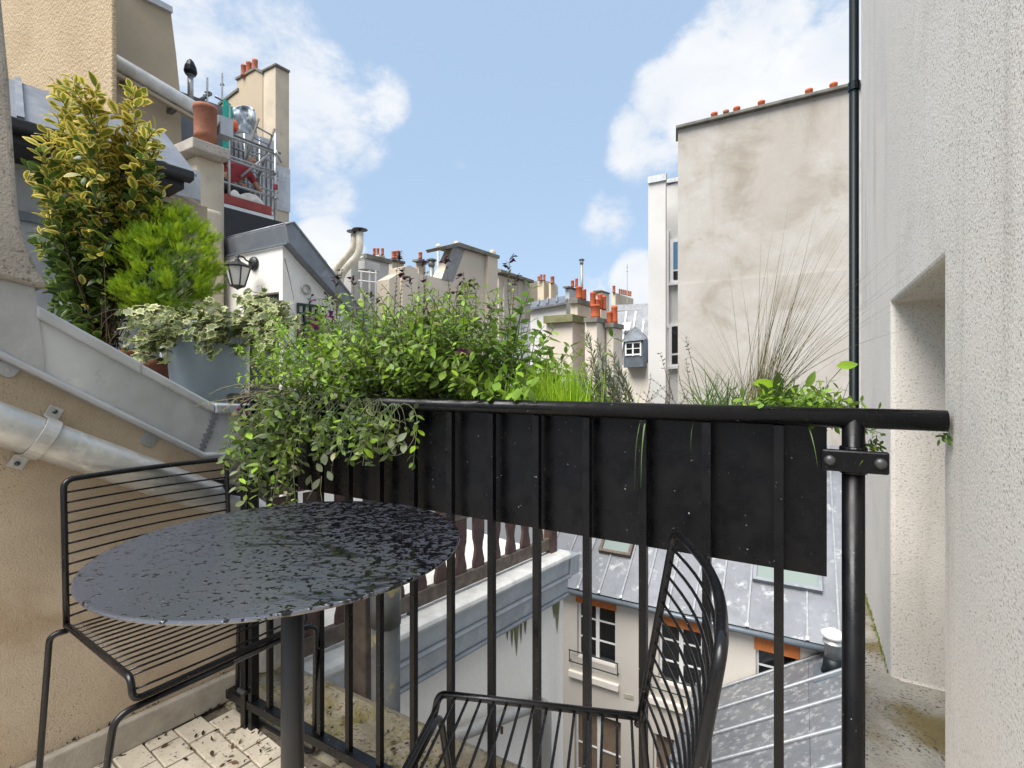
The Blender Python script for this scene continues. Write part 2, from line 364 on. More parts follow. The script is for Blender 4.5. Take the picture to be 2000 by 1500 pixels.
# ================================================================== THE TERRACE
# ground far below, and the terrace slab
tag(MB().box((0, 900, -14.2), (4000, 0, 0), (0, 4000, 0), (0, 0, .4)).build('ground', 'ground_dark'), kind='structure')
slab = MB().prism([F(-.62, -1.9, -.012), F(1.64, -1.9, -.012), F(1.64, .02, -.012), F(-.3, .02, -.012)], (0, 0, -.3)).build('terrace_floor', 'joint_dirt')
tag(slab, kind='structure')
lw = VP(450, 1.66, LD)
def tile_mesh():
    m = MB(); a, b, h = .5, .46, 1.
    m.add([(-a, -a, -1), (a, -a, -1), (a, a, -1), (-a, a, -1), (-a, -a, .7), (a, -a, .7), (a, a, .7), (-a, a, .7), (-b, -b, h), (b, -b, h), (b, b, h), (-b, b, h)],
          [(0, 1, 5, 4), (1, 2, 6, 5), (2, 3, 7, 6), (3, 0, 4, 7), (4, 5, 9, 8), (5, 6, 10, 9), (6, 7, 11, 10), (7, 4, 8, 11), (8, 9, 10, 11)])
    return mesh_of(m, 'tile', 'tile_stone')
tm = tile_mesh(); tl = []
for i in range(-40, 40):
    off = .5*(i % 2) + random.uniform(-.06, .06)
    for j in range(-30, 40):
        c = V((-.95, 1.6, 0)) + LD*(.076*i) + LN*(.104*(j+off))
        q = c-O0; s_, n_ = q.dot(RD), q.dot(ND)
        if (c-lw.p).dot(lw.n) > .01 or n_ > -.02 or n_ < -1.85 or s_ > 1.58: continue
        tl.append((c.length, c))
tl.sort(key=lambda t: -t[0] if t[1].y > .75 else 10)
extra = MB()
for k, (d, c) in enumerate(tl):
    z = random.uniform(-.0025, .002); rz = random.uniform(-.03, .03)
    x = (LN*math.cos(rz)+LD*math.sin(rz)); y = (LD*math.cos(rz)-LN*math.sin(rz)); t = V((random.uniform(-.02, .02), random.uniform(-.02, .02), 1))
    if k < 280:
        share('tile', tm, slab, frame(c+UP*(z-.008), x*random.uniform(.097, .1025), y*random.uniform(.070, .0745), t*.009))
    else: extra.box(c+UP*(z-.008), x*.096, y*.069, (0, 0, .016))
tag(extra.build('tile_paving', 'tile_stone', slab), kind='stuff')
# mossy stone ledge outside the railing, with a rounded lip, and the house wall that carries it
lp = [(.0215, -.012), (.03, .0), (.19, -.004), (.205, .012), (.235, .018), (.262, .008), (.272, -.02), (.265, -.10), (.0215, -.10)]
led = MB().prism([F(-.34, n, z) for n, z in lp], RD*1.97).build('ledge', 'ledge_moss', smooth=False, bevel=.004); tag(led, kind='structure')
own = MB().prism([F(-.6, .22, -.312), F(1.635, .22, -.312), F(1.635, -1.9, -.312), F(-.6, -1.9, -.312)], (0, 0, -13.6)).build('house_wall', 'cream_wall')
tag(own, 'cream rendered wall of the house under the terrace', 'wall')

# --- left parapet wall with zinc flashing
B0, B1, B2 = lw.at(0, 695), lw.at(392, 889), lw.at(478, 886)
T0, T1, T2 = lw.at(76, 606), lw.at(415, 792), lw.at(478, 793)
bm_ = B0+(B0-B1).normalized()*1.0; tm_ = T0+(T0-T1).normalized()*1.0
wall = thing('parapet_wall', V((B1.x, B1.y, 0)), 'tan rough rendered terrace wall topped by sloping grey zinc flashing', 'wall')
far = V((bm_.x, bm_.y, -.3)); u5 = UP*.06
body = MB().prism([far, bm_+u5, B0+u5, B1+u5, B2+u5, V((B2.x, B2.y, -.3))], lw.n*.22).build('render', 'render_tan', wall)
o_ = -lw.n*.013
fl = MB().prism([p+o_ for p in (bm_, B0, B1, B2+LD*.006, T2+LD*.006, T1, T0, tm_)], lw.n*.26).build('flashing', 'zinc', wall, bevel=.003)
def lapstrip(a, b, grow):
    dn = UP*-(.024+grow); o2 = -lw.n*(.021+grow); up = UP*(.004+grow)
    return MB().prism([a+o2+up, b+o2+up, b+o2+dn, a+o2+dn], lw.n*(.285+grow*2))
mid = T0.lerp(T1, .5)
lapstrip(T0-(T1-T0)*.02, mid+(T1-T0)*.02, .003).build('cap_strip', 'zinc_trim', wall, bevel=.006, seg=3)
lapstrip(mid, T1, 0).build('cap_strip', 'zinc_trim', wall, bevel=.006, seg=3)
lapstrip(T1, T2+LD*.01, .001).build('cap_strip', 'zinc_trim', wall, bevel=.005, seg=3)
MB().tube(rounded([p-lw.n*.02 for p in (bm_, B0, B1, B2+LD*.004)], .01), .010, 10).build('rolled_edge', 'zinc_trim', wall, True)
sd = MB(); a, b = lw.at(420, 806, -.0155), lw.at(392, 880, -.0155)
for k in range(9):
    t = k/8; c = a.lerp(b, t); sd.box(c+LD*random.uniform(-.004, .004), LD*random.uniform(.012, .022), UP*random.uniform(.012, .02)+LD*-.005, lw.n*.002)
sd.build('solder_seam', 'zinc_slate', wall, bevel=.002)
for px, py in ((14, 722), (290, 860), (462, 905)):
    c = lw.at(px, py, -.006); d = (B1-B0).normalized() if px < 400 else LD; u = d.cross(lw.n); u = u if u.z > 0 else -u
    cl = MB().prism([c-d*.02+u*.025, c+d*.02+u*.025, c+d*.02-u*.006, c+d*.012-u*.016, c-d*.012-u*.016, c-d*.02-u*.006], lw.n*.005).build('clip', 'zinc_trim', wall, bevel=.001)
    MB().lathe(c-lw.n*.004-u*.002, [(.004, 0), (.004, .004)], 10, lw.n).build('screw', 'steel', cl)
e = V((B2.x, B2.y, 0)); s0 = e-LD*2.6
MB().prism([s0, e-LD*.01, e-LD*.01+UP*.085, s0+UP*.085], -lw.n*.024).build('skirting', 'concrete_base', wall, bevel=.006, seg=3)
nb = MB()                                                   # broken render and rubble at the wall's end
for k in range(26):
    px, py = random.uniform(425, 474), random.uniform(895, 968); c = lw.at(px, py, -.004); r = random.uniform(.008, .02)
    nb.box(c, LD*r*1.3+UP*random.uniform(-.3, .3)*r, UP*r+LD*random.uniform(-.3, .3)*r, lw.n*.012)
nb.build('rubble_patch', 'stone_grey', wall, bevel=.002)

# --- stone pillar rising from the wall on the far left, on its cement block
pil = thing('stone_pillar', lw.at(40, 600), 'weathered grey stone pillar with curved foot at the left edge', 'pillar')
pp = [(-420, -500), (0, -500), (4, 0), (19, 150), (29, 300), (36, 400), (44, 450), (58, 490), (76, 528), (97, 562), (70, 560), (12, 545), (-420, 500)]
MB().prism([lw.at(x, y, -.035) for x, y in pp], lw.n*.32).build('shaft', 'stone_grey', pil, bevel=.012, seg=3)
bp = [(-420, 499), (10, 547), (68, 562), (74, 606), (87, 700), (87, 733), (0, 690), (-420, 470)]
MB().prism([lw.at(x, y, -.018) for x, y in bp[:6]+[(0, 689)]+[(-420, 500)]], lw.n*.27).build('block', 'cement_grey', pil, bevel=.004)

# --- galvanised downpipe with clamp
pa, pb = lw.at(0, 828, -.056), lw.at(460, 988, -.056); pd = (pb-pa).normalized()
dp = thing('downpipe', V((pb.x, pb.y, pb.z-.05)), 'shiny galvanised drainpipe sloping down across the tan wall', 'pipe')
MB().tube([pa-pd*1.0, pb+pd*.06, pb+pd*.09+V((0, 0, -.01)), pb+pd*.12-UP*.03, pb+pd*.125-UP*.5], .047, 24, False).build('pipe', 'galvanised', dp, True)
q = lw.at(78, 858, -.056); q = pa+pd*(q-pa).dot(pd); u = pd.cross(lw.n).normalized(); u = u if u.z > 0 else -u
st = MB(); prof = []
for sgn in (-1, 1):
    pass
arc = [q+(u*math.cos(a)-lw.n*math.sin(a))*.0495 for a in [math.pi*k/14 for k in range(15)]]
arc = [arc[0]+lw.n*.045+u*.034, arc[0]+lw.n*.045+u*.004, arc[0]+lw.n*.01]+arc[1:-1]+[arc[-1]+lw.n*.01, arc[-1]+lw.n*.045-u*.004, arc[-1]+lw.n*.045-u*.034]
vs = []; fs = []
for i, p in enumerate(arc):
    t = (arc[min(i+1, len(arc)-1)]-arc[max(i-1, 0)]).normalized(); nn = t.cross(pd)
    vs += [p-pd*.016, p+pd*.016, p+pd*.016+nn*.003, p-pd*.016+nn*.003]
for i in range(len(arc)-1):
    a, b = i*4, i*4+4; fs += [(a+k, a+(k+1) % 4, b+(k+1) % 4, b+k) for k in range(4)]
fs += [(3, 2, 1, 0), tuple(len(vs)-4+k for k in range(4))]
cl = MB().add(vs, fs).build('clamp', 'galvanised', dp, bevel=.001)
for e_ in (arc[0]-u*.012, arc[-1]+u*.012):
    MB().lathe(e_-lw.n*.006, [(.0055, 0), (.0055, .004), (.004, .006)], 12, lw.n).build('screw', 'bolt_metal', cl, True)

# --- right-hand house wall with deep niche, stone sill under it
def W_(n, z, s=1.645): return F(s, n, z)
ns = [-1.5, .047, .562, 1.252]; zs = [-13., .336, 1.229, 5.2]
vs = []; fs = []; idx = {}
def vid(p):
    k = tuple(round(x, 5) for x in p)
    if k not in idx: idx[k] = len(vs); vs.append(p)
    return idx[k]
for i in range(3):
    for j in range(3):
        if (i, j) == (1, 1): continue
        fs.append([vid(W_(ns[i], zs[j])), vid(W_(ns[i], zs[j+1])), vid(W_(ns[i+1], zs[j+1])), vid(W_(ns[i+1], zs[j]))])
a, b, c, d = [(ns[1], zs[1]), (ns[2], zs[1]), (ns[2], zs[2]), (ns[1], zs[2])]; dep = 1.645+.42
for p, q in ((a, b), (b, c), (c, d), (d, a)):
    fs.append([vid(W_(*p)), vid(W_(*q)), vid(W_(q[0], q[1], dep)), vid(W_(p[0], p[1], dep))])
fs.append([vid(W_(*p, dep)) for p in (a, b, c, d)])
bk = 1.645+.75
ring = [(ns[0], zs[0])]+[(x, zs[0]) for x in ns[1:]]+[(ns[3], z) for z in zs[1:]]+[(x, zs[3]) for x in ns[2::-1]]+[(ns[0], z) for z in zs[2:0:-1]]
for p, q in zip(ring, ring[1:]+ring[:1]): fs.append([vid(W_(*q)), vid(W_(*p)), vid(W_(*p, bk)), vid(W_(*q, bk))])
fs.append([vid(W_(*p, bk)) for p in ring])
rw = thing('house_facade', F(1.645, 0, 0), 'pale grey stucco house wall with deep niche on the right', 'wall')
mm = MB(); mm.v = [V(v) for v in vs]; mm.f = [tuple(f) for f in fs]
ob = mm.build('stucco', 'stucco_right', rw)
bmx = bmesh.new(); bmx.from_mesh(ob.data); bmesh.ops.recalc_face_normals(bmx, faces=bmx.faces); bmx.to_mesh(ob.data); bmx.free()
bv = ob.modifiers.new('bevel', 'BEVEL'); bv.width = .009; bv.segments = 3; bv.limit_method = 'ANGLE'; bv.angle_limit = R(40)
so = 1.645
MB().prism([F(so+.3, .049, .342), F(so-.115, .049, .342), F(so-.095, .2, .342), F(so-.04, .88, .342), F(so-.004, 1.25, .342), F(so+.02, 1.25, .342), F(so+.02, .56, .342), F(so+.3, .56, .342)], (0, 0, -9)).build('sill', 'ledge_side', rw, bevel=.006)
dk = thing('drainpipe', F(so+.0, 1.29, 0), 'thin dark green drainpipe on far corner of the stucco wall', 'pipe')
MB().tube([F(so-.018, 1.285, 5), F(so-.018, 1.285, -9)], .0155, 12).build('pipe', 'dark_pipe', dk, True)
MB().box(F(so+.05, 1.27, -2), RD*.09, ND*.03, (0, 0, 14)).build('gap_shade_strip', 'fascia_black', dk)  # black strip: shade of the gap between pipe and wall put into colour
for z in (2.1, .9): MB().tube([F(so-.018, 1.285, z), F(so-.018, 1.285, z+.03)], .019, 12).build('collar', 'dark_pipe', dk)

# --- railing
HZ = .9905
ral = thing('railing', F(.77, 0, 0), 'black metal balcony railing with round handrail and square balusters', 'railing')
MB().tube([F(-.10, 0, HZ), F(-.085, 0, HZ), F(1.64, 0, HZ)], [.010, .0150, .0152], 16).build('handrail', 'black_metal', ral, True)
MB().bar(F(-.09, 0, .07), F(1.55, 0, .07), .03, .026).build('bottom_rail', 'black_metal', ral, bevel=.002)
bal = mesh_of(MB().box((0, 0, 0), (.014, 0, 0), (0, .014, 0), (0, 0, .892)), 'baluster', 'black_metal')
for k in range(1, 14): share('baluster', bal, ral, frame(F(k*.11, 0, .529), RD, ND, UP))
pm = MB().box(F(.004, 0, .46), RD*.024, ND*.036, (0, 0, 1.02)); pm.box(F(.031, 0, .46), RD*.018, ND*.026, (0, 0, 1.02)); pm.build('post', 'black_metal', ral, bevel=.002)
MB().tube([F(1.53, 0, -.3), F(1.53, 0, HZ)], .0150, 14).build('post', 'black_metal', ral, True)
cz = .927; br = MB().box(F(1.53, -.017, cz), RD*.084, ND*.011, (0, 0, .033)); br.tube([F(1.53, 0, cz-.021), F(1.53, 0, cz+.021)], .0185, 16); bro = br.build('bracket', 'black_metal', ral, bevel=.003)
for ds in (-.031, .031): MB().lathe(F(1.53+ds, -.0225, cz), [(.008, 0), (.008, .004), (.005, .007)], 12, -ND).build('bolt', 'bolt_metal', bro, True)
w2 = lw.at(415, 950); wb = MB().bar(F(0, .0, .705), w2+V((0, 0, 0)), .03, .022); wb.box(w2-lw.n*.006+UP*.01, LD*.075, UP*.02, lw.n*.012); wb.build('wall_bracket', 'black_metal', ral)
MB().lathe(F(-.012, -.02, .11), [(.007, 0), (.007, .035)], 10, RD).build('bolt', 'bolt_metal', ral)

# --- planter box hung outside the railing
pl = thing('planter_box', F(.77, .15, .735), 'long black metal planter box hung outside the railing', 'planter')
x0, x1, n0, n1, z0, z1, th = .02, 1.497, .028, .27, .733, .982, .004
def pbox(a0, a1, b0, b1, c0, c1): return MB().prism([F(a0, b0, c0), F(a1, b0, c0), F(a1, b1, c0), F(a0, b1, c0)], (0, 0, c1-c0))
pbox(x0, x1, n0, n0+th, z0, z1).build('front_panel', 'black_metal', pl); pbox(x0, x1, n1-th, n1, z0, z1).build('back_panel', 'black_metal', pl)
pbox(x0, x0+th, n0+th, n1-th, z0, z1).build('end_panel', 'black_metal', pl); pbox(x1-th, x1, n0+th, n1-th, z0, z1).build('end_panel', 'black_metal', pl)
pbox(x0+th, x1-th, n0+th, n1-th, z0, z0+th).build('bottom_panel', 'black_metal', pl); pbox(x0+th, x1-th, n0+th, n1-th, z1-.03, z1-.012).build('soil', 'soil', pl)
for n_ in (n0-.004, n1): pbox(x0-.002, x1+.002, n_, n_+.006, z1-.01, z1+.004).build('rim', 'black_metal', pl)

# --- round table
TC = V((-.395, .903, 0)); TZ = .758
tb = thing('bistro_table', TC, 'round black metal bistro table with wet top and single leg', 'table')
MB().lathe(TC+UP*TZ, [(.292, -.0065), (.298, -.006), (.300, -.003), (.2992, -.0006), (.297, 0)], 96).build('tabletop', 'table_wet', tb)
MB().lathe(TC, [(.0195, .012), (.0195, TZ-.012)], 28).build('leg', 'leg_metal', tb, True)
MB().lathe(TC+UP*(TZ-.012), [(.075, 0), (.075, .0054)], 28).build('mounting_plate', 'leg_metal', tb)
MB().lathe(TC, [(.20, 0), (.20, .006), (.19, .009), (.05, .011), (.03, .02), (.0196, .024)], 48).build('base', 'leg_metal', tb, True)

# --- wire chairs
def chair(label, RLx, ed, ew, W=.385, D=.37, bow=.022, lean=.05, BH=.345):
    r = .0068; zr = .46; RL = V((*RLx, zr)); ed = V((*ed, 0)).normalized(); ew = V((*ew, 0)).normalized(); RR = RL+ew*W
    c = thing('wire_chair', V((*((RL+RR)/2+ed*D/2).xy, 0)), label, 'chair', 'wire chairs on the terrace')
    TL, TR = RL-ed*lean+UP*BH, RR-ed*lean+UP*BH
    top = [TL+ew*W*t-ed*bow*math.sin(math.pi*t) for t in [k/8 for k in range(9)]]
    bf = MB().tube(rounded([RL-UP*.004, RL.lerp(TL, .5)]+[TL.lerp(RL, .0)]+top[1:-1]+[TR, RR.lerp(TR, .5), RR-UP*.004], .032, 6), r, 10).build('back_frame', 'chair_metal', c, True)
    FL, FR = RL+ed*D-UP*.006, RR+ed*D-UP*.006
    dn = ed*.008-UP*.042
    MB().tube(rounded([RL, FL, FL+dn, FR+dn, FR, RR], .017, 5), r, 10).build('seat_frame', 'chair_metal', c, True)
    def rung(n, bw, ax): return mesh_of(MB().tube([V((W*t, -bw*math.sin(math.pi*t), 0)) for t in [k/10 for k in range(11)]], .0026, 6), n, 'chair_metal', True)
    rb, rs = rung('back_rung', bow, 0), rung('seat_rung', .004, 1)
    for k in range(13):
        p = RL.lerp(TL, (k+.75)/14.); share('back_rung', rb, c, frame(p, ew, ed, UP))
    for k in range(15):
        p = RL.lerp(FL, (k+.6)/15.); share('seat_rung', rs, c, frame(p, ew, UP, ed))
    p = FL+dn*.55; share('seat_rung', rs, c, frame(p, ew, UP, ed))
    for sg, a, b in ((-1, RL, FL+dn), (1, RR, FR+dn)):
        w_ = ew*sg; fr, ff = a-ed*.045+w_*.045-UP*(zr-r), b-ed*.05+w_*.06; ff.z = r
        pth = [a-UP*.012-w_*.002+ed*.004, a-UP*.014+w_*.03-ed*.003, fr, ff, b-UP*.0155+w_*.03, b-UP*.0155-w_*.195]
        MB().tube(rounded(pth, .03, 6), r, 10).build('leg', 'chair_metal', c, True)
    return c
chair('black wire chair against the tan wall behind the table', (-1.068, 1.203), (.835, -.55), (.55, .835), lean=.022)
chair('black wire chair seen from behind, beside the railing', (.2235, .876), (-.98, .2), (-.2, -.98), bow=.026, lean=.058, BH=.328)
# ================================================================== BUILDINGS
def cbox(px, Y, pxR, pxL, ytop, zbot, h=None):
    """box with its near vertical edge at column px; right side along LD to pxR, left side along -RD to pxL"""
    C = P(px, ytop, Y); a = VP(px, Y, LD).at(pxR, HY); b = VP(px, Y, RD).at(pxL, HY); zt = C.z
    C0, a, b = V((C.x, C.y, 0)), V((a.x, a.y, 0)), V((b.x, b.y, 0)); z = zt-h if h else zbot
    return MB().prism([V((p.x, p.y, z)) for p in (C0, a, a+b-C0, b)], (0, 0, zt-z))
def blk(plane, pts, depth, o=0.): return MB().prism([plane.at(x, y, o) for x, y in pts], plane.n*depth)
def pot(px, y0, y1, wpx, Y, parent, mat='terracotta', name='chimney_pot', taper=.9, n=16):
    c = P(px, y1, Y); r = wpx/2/FPX*Y; h = (y1-y0)/FPX*Y
    return MB().lathe(c, [(r, 0), (r*.97, h*.15), (r*taper, h*.86), (r*taper*1.08, h*.88), (r*taper*1.08, h), (r*taper*.8, h), (r*taper*.75, h*.7)], n).build(name, mat, parent, True, bevel=0)
def slab_on(px, Y, pxR, pxL, ytop, h, parent, mat='slab_dark', name='cap_slab'): return cbox(px, Y, pxR, pxL, ytop, 0, h).build(name, mat, parent, bevel=.01)
def base(px, Y, z): p = P(px, HY, Y); return V((p.x, p.y, z))

# --- raised roof deck behind the parapet, where the potted plants stand
dk_ = MB().prism([lw.at(-300, HY, .27), lw.at(478, HY, .27), lw.at(478, HY, .27)+lw.n*.2, lw.at(640, HY, 1.1), lw.at(640, HY, 2.2), lw.at(-300, HY, 2.2)], UP*.0001)
zd0 = .80
q_ = [V((p.x, p.y, zd0)) for p in (lw.at(-300, HY, .262), lw.at(480, HY, .262), lw.at(480, HY, 1.6), lw.at(-300, HY, 1.6))]
tag(MB().prism(q_, (0, 0, -.35)).build('roof_deck', 'zinc_dark'), kind='structure')

# --- attic house with black eaves
ev = VP(20, 2.6, LD); ez = ev.at(20, 238).z
at_ = thing('attic_house', ev.at(200, HY, .4).xy.to_3d(), 'low grey attic house with zinc roof and black eaves behind the golden shrub', 'house')
def evp(px, o, z): p = ev.at(px, HY, o); return V((p.x, p.y, z))
xl, xr = -330, 372
zt = ev.at(20, 160, .55).z
MB().prism([evp(xl, 0, ez), evp(xl, .0, ez+.02), evp(xl, .55, zt+.02), evp(xl, .55, zt-.1)], evp(385, 0, 0)-evp(xl, 0, 0)).build('roof', 'zinc_slate', at_, bevel=.004)
for k in range(9):
    a = evp(-300, 0, ez+.03)+LD*(.55*k); b = a+(evp(0, .55, zt+.03)-evp(0, 0, ez+.03)); 
    if a.x/a.y*FPX+1000 < 380: MB().bar(a, b, .03, .03).build('roof_seam', 'zinc_slate', at_)
MB().prism([evp(xl, -.07, ez+.01), evp(xl, .0, ez+.01), evp(xl, .0, ez-.06), evp(xl, -.07, ez-.05)], evp(xr, 0, 0)-evp(xl, 0, 0)).build('gutter', 'fascia_black', at_, bevel=.012, seg=3)
MB().prism([evp(xl, .003, ez-.012), evp(xl, .55, ez-.012), evp(xl, .55, ez-.10), evp(xl, .003, ez-.10)], evp(xr-12, 0, 0)-evp(xl, 0, 0)).build('soffit', 'fascia_black', at_)
MB().prism([evp(xl, .34, ez-.102), evp(xl, 1.2, ez-.102), evp(xl, 1.2, -2), evp(xl, .34, -2)], evp(352, 0, 0)-evp(xl, 0, 0)).build('wall', 'cement_grey', at_)
MB().bar(evp(xl, .325, ez-.40), evp(316, .325, ez-.40), .03, .05).build('ledge_strip', 'zinc_dark', at_)
MB().prism([evp(316, .25, ez-.1), evp(405, .25, ez-.1), evp(405, 1.2, ez-.1), evp(316, 1.2, ez-.1)], (0, 0, -4)).build('gable_wall', 'beige_smooth', at_)
MB().prism([evp(310, .2, ez+.12), evp(392, .2, ez+.12), evp(392, .75, ez+.22), evp(310, .75, ez+.22)], (0, 0, -.2)).build('side_cladding', 'zinc', at_)

# --- chimney with old terracotta pot
ch = thing('chimney_stack', base(400, 5.4, -2), 'weathered beige chimney with one large dark terracotta pot behind the shrubs', 'chimney', 'chimney stacks')
cbox(384, 5.2, 440, 344, 300, -2).build('stack', 'beige_weathered', ch, bevel=.03)
cbox(387, 5.16, 439, 352, 400, -2).build('plinth', 'beige_weathered', ch, bevel=.05, seg=4)
slab_on(376, 5.02, 451, 334, 266, .11, ch, 'stone_grey')
pot(401, 209, 274, 40, 5.45, ch, 'terracotta_old', n=20, taper=1.)

# --- big beige blocks on the upper left
A_ = thing('apartment_block', base(100, 6.5, -14), 'tall apartment block with rough yellow beige render, top left', 'building')
cbox(218, 5.6, 229, -260, -420, -14).build('wall', 'stucco_beige', A_, bevel=.015)
bl = VP(352, 8, LD)
B_ = thing('gable_building', base(280, 8.6, -14), 'smooth beige gable wall with zinc coping behind the rough block', 'building')
blk(bl, [(170, -130), (285, -5), (334, 22), (345, 110), (352, 180), (356, 300), (420, 330), (420, 560), (170, 560)], 2.0).build('wall', 'beige_smooth', B_, bevel=.01)
MB().prism([bl.at(*p, -.06) for p in ((250, -45), (290, -12), (337, 13), (338, 24), (288, 0), (250, -30))], bl.n*.5).build('coping', 'zinc_trim', B_)
gp = [bl.at(190, 100, -.25), bl.at(425, 238, -.25)]
gpipe = thing('flue_pipe', gp[1]-UP*.3, 'thick white pipe slanting down the beige gable wall', 'pipe')
MB().tube([gp[0], gp[1]], .105, 18).build('pipe', 'white_pipe', gpipe, True)
MB().bar(gp[0]-UP*.17-(gp[1]-gp[0])*.05, gp[0].lerp(gp[1], .97)-UP*.17, .08, .05).build('support_rail', 'beige_smooth', gpipe)
for t in (.22, .6, .95): c = gp[0].lerp(gp[1], t); MB().box(c-UP*.16+bl.n*.1, LD*.09, bl.n*.2, (0, 0, .12)).build('hanger', 'slab_dark', gpipe, bevel=.02)
MB().box(gp[1]+(gp[1]-gp[0]).normalized()*.10-UP*.05, LD*.2, bl.n*.22, (0, 0, .3)).build('end_hood', 'zinc_trim', gpipe)
rf = VP(440, 9, LD)
tag(blk(rf, [(345, 176), (452, 214), (452, 420), (345, 420)], 1.2).build('roof_ridge', 'slate'), 'dark slate roof ridge between white pipe and scaffolding', 'roof')

# --- chimney tower and the scaffold in front of it
tl_ = VP(512, 10.5, RD)
T_ = thing('chimney_tower', base(510, 11, -14), 'stepped beige chimney tower with three small pots behind scaffolding', 'chimney', 'chimney stacks')
blk(tl_, [(425, 204), (463, 174), (463, 150), (497, 133), (513, 141), (513, 500), (425, 500)], .4).build('wall', 'beige_smooth', T_)
blk(tl_, [(459, 152), (497, 130), (512, 138), (512, 143), (497, 135), (459, 156)], .45, -.03).build('coping', 'slab_dark', T_)
blk(tl_, [(425, 201), (464, 171), (464, 176), (425, 206)], .45, -.03).build('coping', 'slab_dark', T_)
cbox(538, 10.3, 565, 509, 126, -14).build('shaft', 'beige_weathered', T_, bevel=.01)
slab_on(538, 10.25, 567, 507, 122, .05, T_)
MB().prism([VP(538, 10.3, LD).at(x, y, -.025) for x, y in ((541, 322), (565.3, 330), (565.3, 415), (541, 409))], ND*.02).build('zinc_cladding', 'zinc', T_)
for px, y0 in ((476, 128), (486, 122), (498, 117)): pot(px, y0, 150, 11, 10.8, T_, 'terracotta_far')
sf = VP(538, 9.3, LD)
rib = thing('ribbed_facade', sf.at(490, HY, .95).xy.to_3d()-UP*2, 'grey ribbed metal facade behind the scaffolding', 'wall')
blk(sf, [(420, 240), (537, 275), (537, 470), (420, 470)], .12, .9).build('backing', 'zinc', rib)
for k in range(13):
    px = 424+k*9; MB().bar(sf.at(px, 262+k*2.3, .885), sf.at(px, 410, .885), .05, .05, LD).build('rib', 'zinc_trim', rib)
S_ = thing('scaffold', sf.at(490, 440, .3), 'silver tube scaffolding with red toe board on the roof', 'scaffold')
def tb_(a, b, r=.024, name='tube', mat='tube_grey'): MB().tube([a, b], r, 8).build(name, mat, S_, True)
tb_(sf.at(538, 262), sf.at(537, 448), .028, 'standard', 'steel'); tb_(sf.at(508, 272, .5), sf.at(507, 410, .5), .026, 'standard', 'steel')
tb_(sf.at(447, 205), sf.at(447, 420), .026, 'standard', 'steel'); tb_(sf.at(478, 230, .7), sf.at(478, 400, .7), .024, 'standard', 'steel')
def led_(y, o, x0=400, x1=543, name='ledger', r=.022):
    z = sf.at(538, y, o).z; a, b = sf.at(x0, HY, o), sf.at(x1, HY, o); tb_(V((a.x, a.y, z)), V((b.x, b.y, z)), r, name)
for y, o in ((300, 0), (336, 0), (342, 0), (386, 0), (295, .7), (318, .7), (350, .7), (375, .7)): led_(y, o)
for y in (300, 338, 387): tb_(sf.at(538, y, -.05), sf.at(538, y, .85)); 
tb_(sf.at(538, 292, -.1), sf.at(550, 318, -.1), .02, 'brace'); tb_(sf.at(420, 188, .1), sf.at(450, 205, .1), .02, 'brace'); tb_(sf.at(385, 200, .3), sf.at(412, 182, .3), .03, 'brace', 'zinc_dark')
tb_(sf.at(470, 345, .2), sf.at(540, 290, .3), .02, 'brace'); tb_(sf.at(452, 262, .05), sf.at(548, 300, .05), .02, 'brace', 'slab_dark')
la, lb = (sf.at(456, 388, .3), sf.at(505, 232, .3)), (sf.at(492, 385, .45), sf.at(536, 252, .45))
tb_(*la, .022, 'ladder_stile', 'slab_dark'); tb_(*lb, .022, 'ladder_stile', 'slab_dark')
for t in (.12, .28, .44, .6, .76, .9): tb_(la[0].lerp(la[1], t), lb[0].lerp(lb[1], t), .016, 'ladder_rung')
dz = sf.at(538, 424, 0).z
def sfz(px, o, z): p = sf.at(px, HY, o); return V((p.x, p.y, z))
MB().prism([sfz(380, -.03, dz), sfz(535, -.03, dz), sfz(535, .8, dz), sfz(380, .8, dz)], (0, 0, -.05)).build('deck', 'deck_grey', S_)
MB().bar(sfz(380, -.05, dz+.07), sfz(530, -.05, dz+.07), .03, .15).build('toe_board', 'toe_red', S_)
MB().bar(sfz(380, -.05, dz-.06), sfz(534, -.05, dz-.06), .04, .07).build('deck_edge', 'white_paint', S_)
for k in range(7): MB().bar(sfz(400, .06+k*.11, dz-.14), sfz(534, .06+k*.11, dz-.14), .03, .06).build('joist', 'tube_grey', S_)
MB().bar(sfz(400, .02, dz-.45), sfz(536, .02, dz-.45), .9, .5).build('under_deck_shade', 'fascia_black', S_)  # solid black block standing in for the shade below the deck
MB().tube([sf.at(538, 361, -.03), sf.at(538, 370, -.03)], .04, 10).build('red_band', 'cloth_red', S_)
def tarp():
    m = MB(); nx, ny = 16, 14
    for j in range(ny+1):
        for i in range(nx+1):
            u, v = i/nx, j/ny; px = 453+u*44+v*9*(u-.3); py = 213-8*math.sin(u*3.1)+v*(50+10*u)
            m.v.append(sf.at(px, py, .42+.14*mnoise.noise((u*4, v*4, 2.3))+.07*mnoise.noise((u*11, v*9, 5.))))
    m.f = [(j*(nx+1)+i, j*(nx+1)+i+1, (j+1)*(nx+1)+i+1, (j+1)*(nx+1)+i) for j in range(ny) for i in range(nx)]
    o = m.build('tarpaulin', 'tarp', None, True); so_ = o.modifiers.new('thick', 'SOLIDIFY'); so_.thickness = .012
    tag(o, 'crumpled translucent white plastic sheet hanging on the scaffold', 'sheet')
tarp()
tag(MB().bar(sf.at(441, 196, -.02), sf.at(440, 290, -.02), .03, .085, LD).build('teal_plank', 'teal'), 'upright teal plank tied to the scaffold', 'plank')
tag(MB().bar(sf.at(449, 207, .2), sf.at(447, 262, .2), .03, .09, LD).build('teal_net', 'teal'), 'rolled teal net hanging behind the upright plank', 'net')
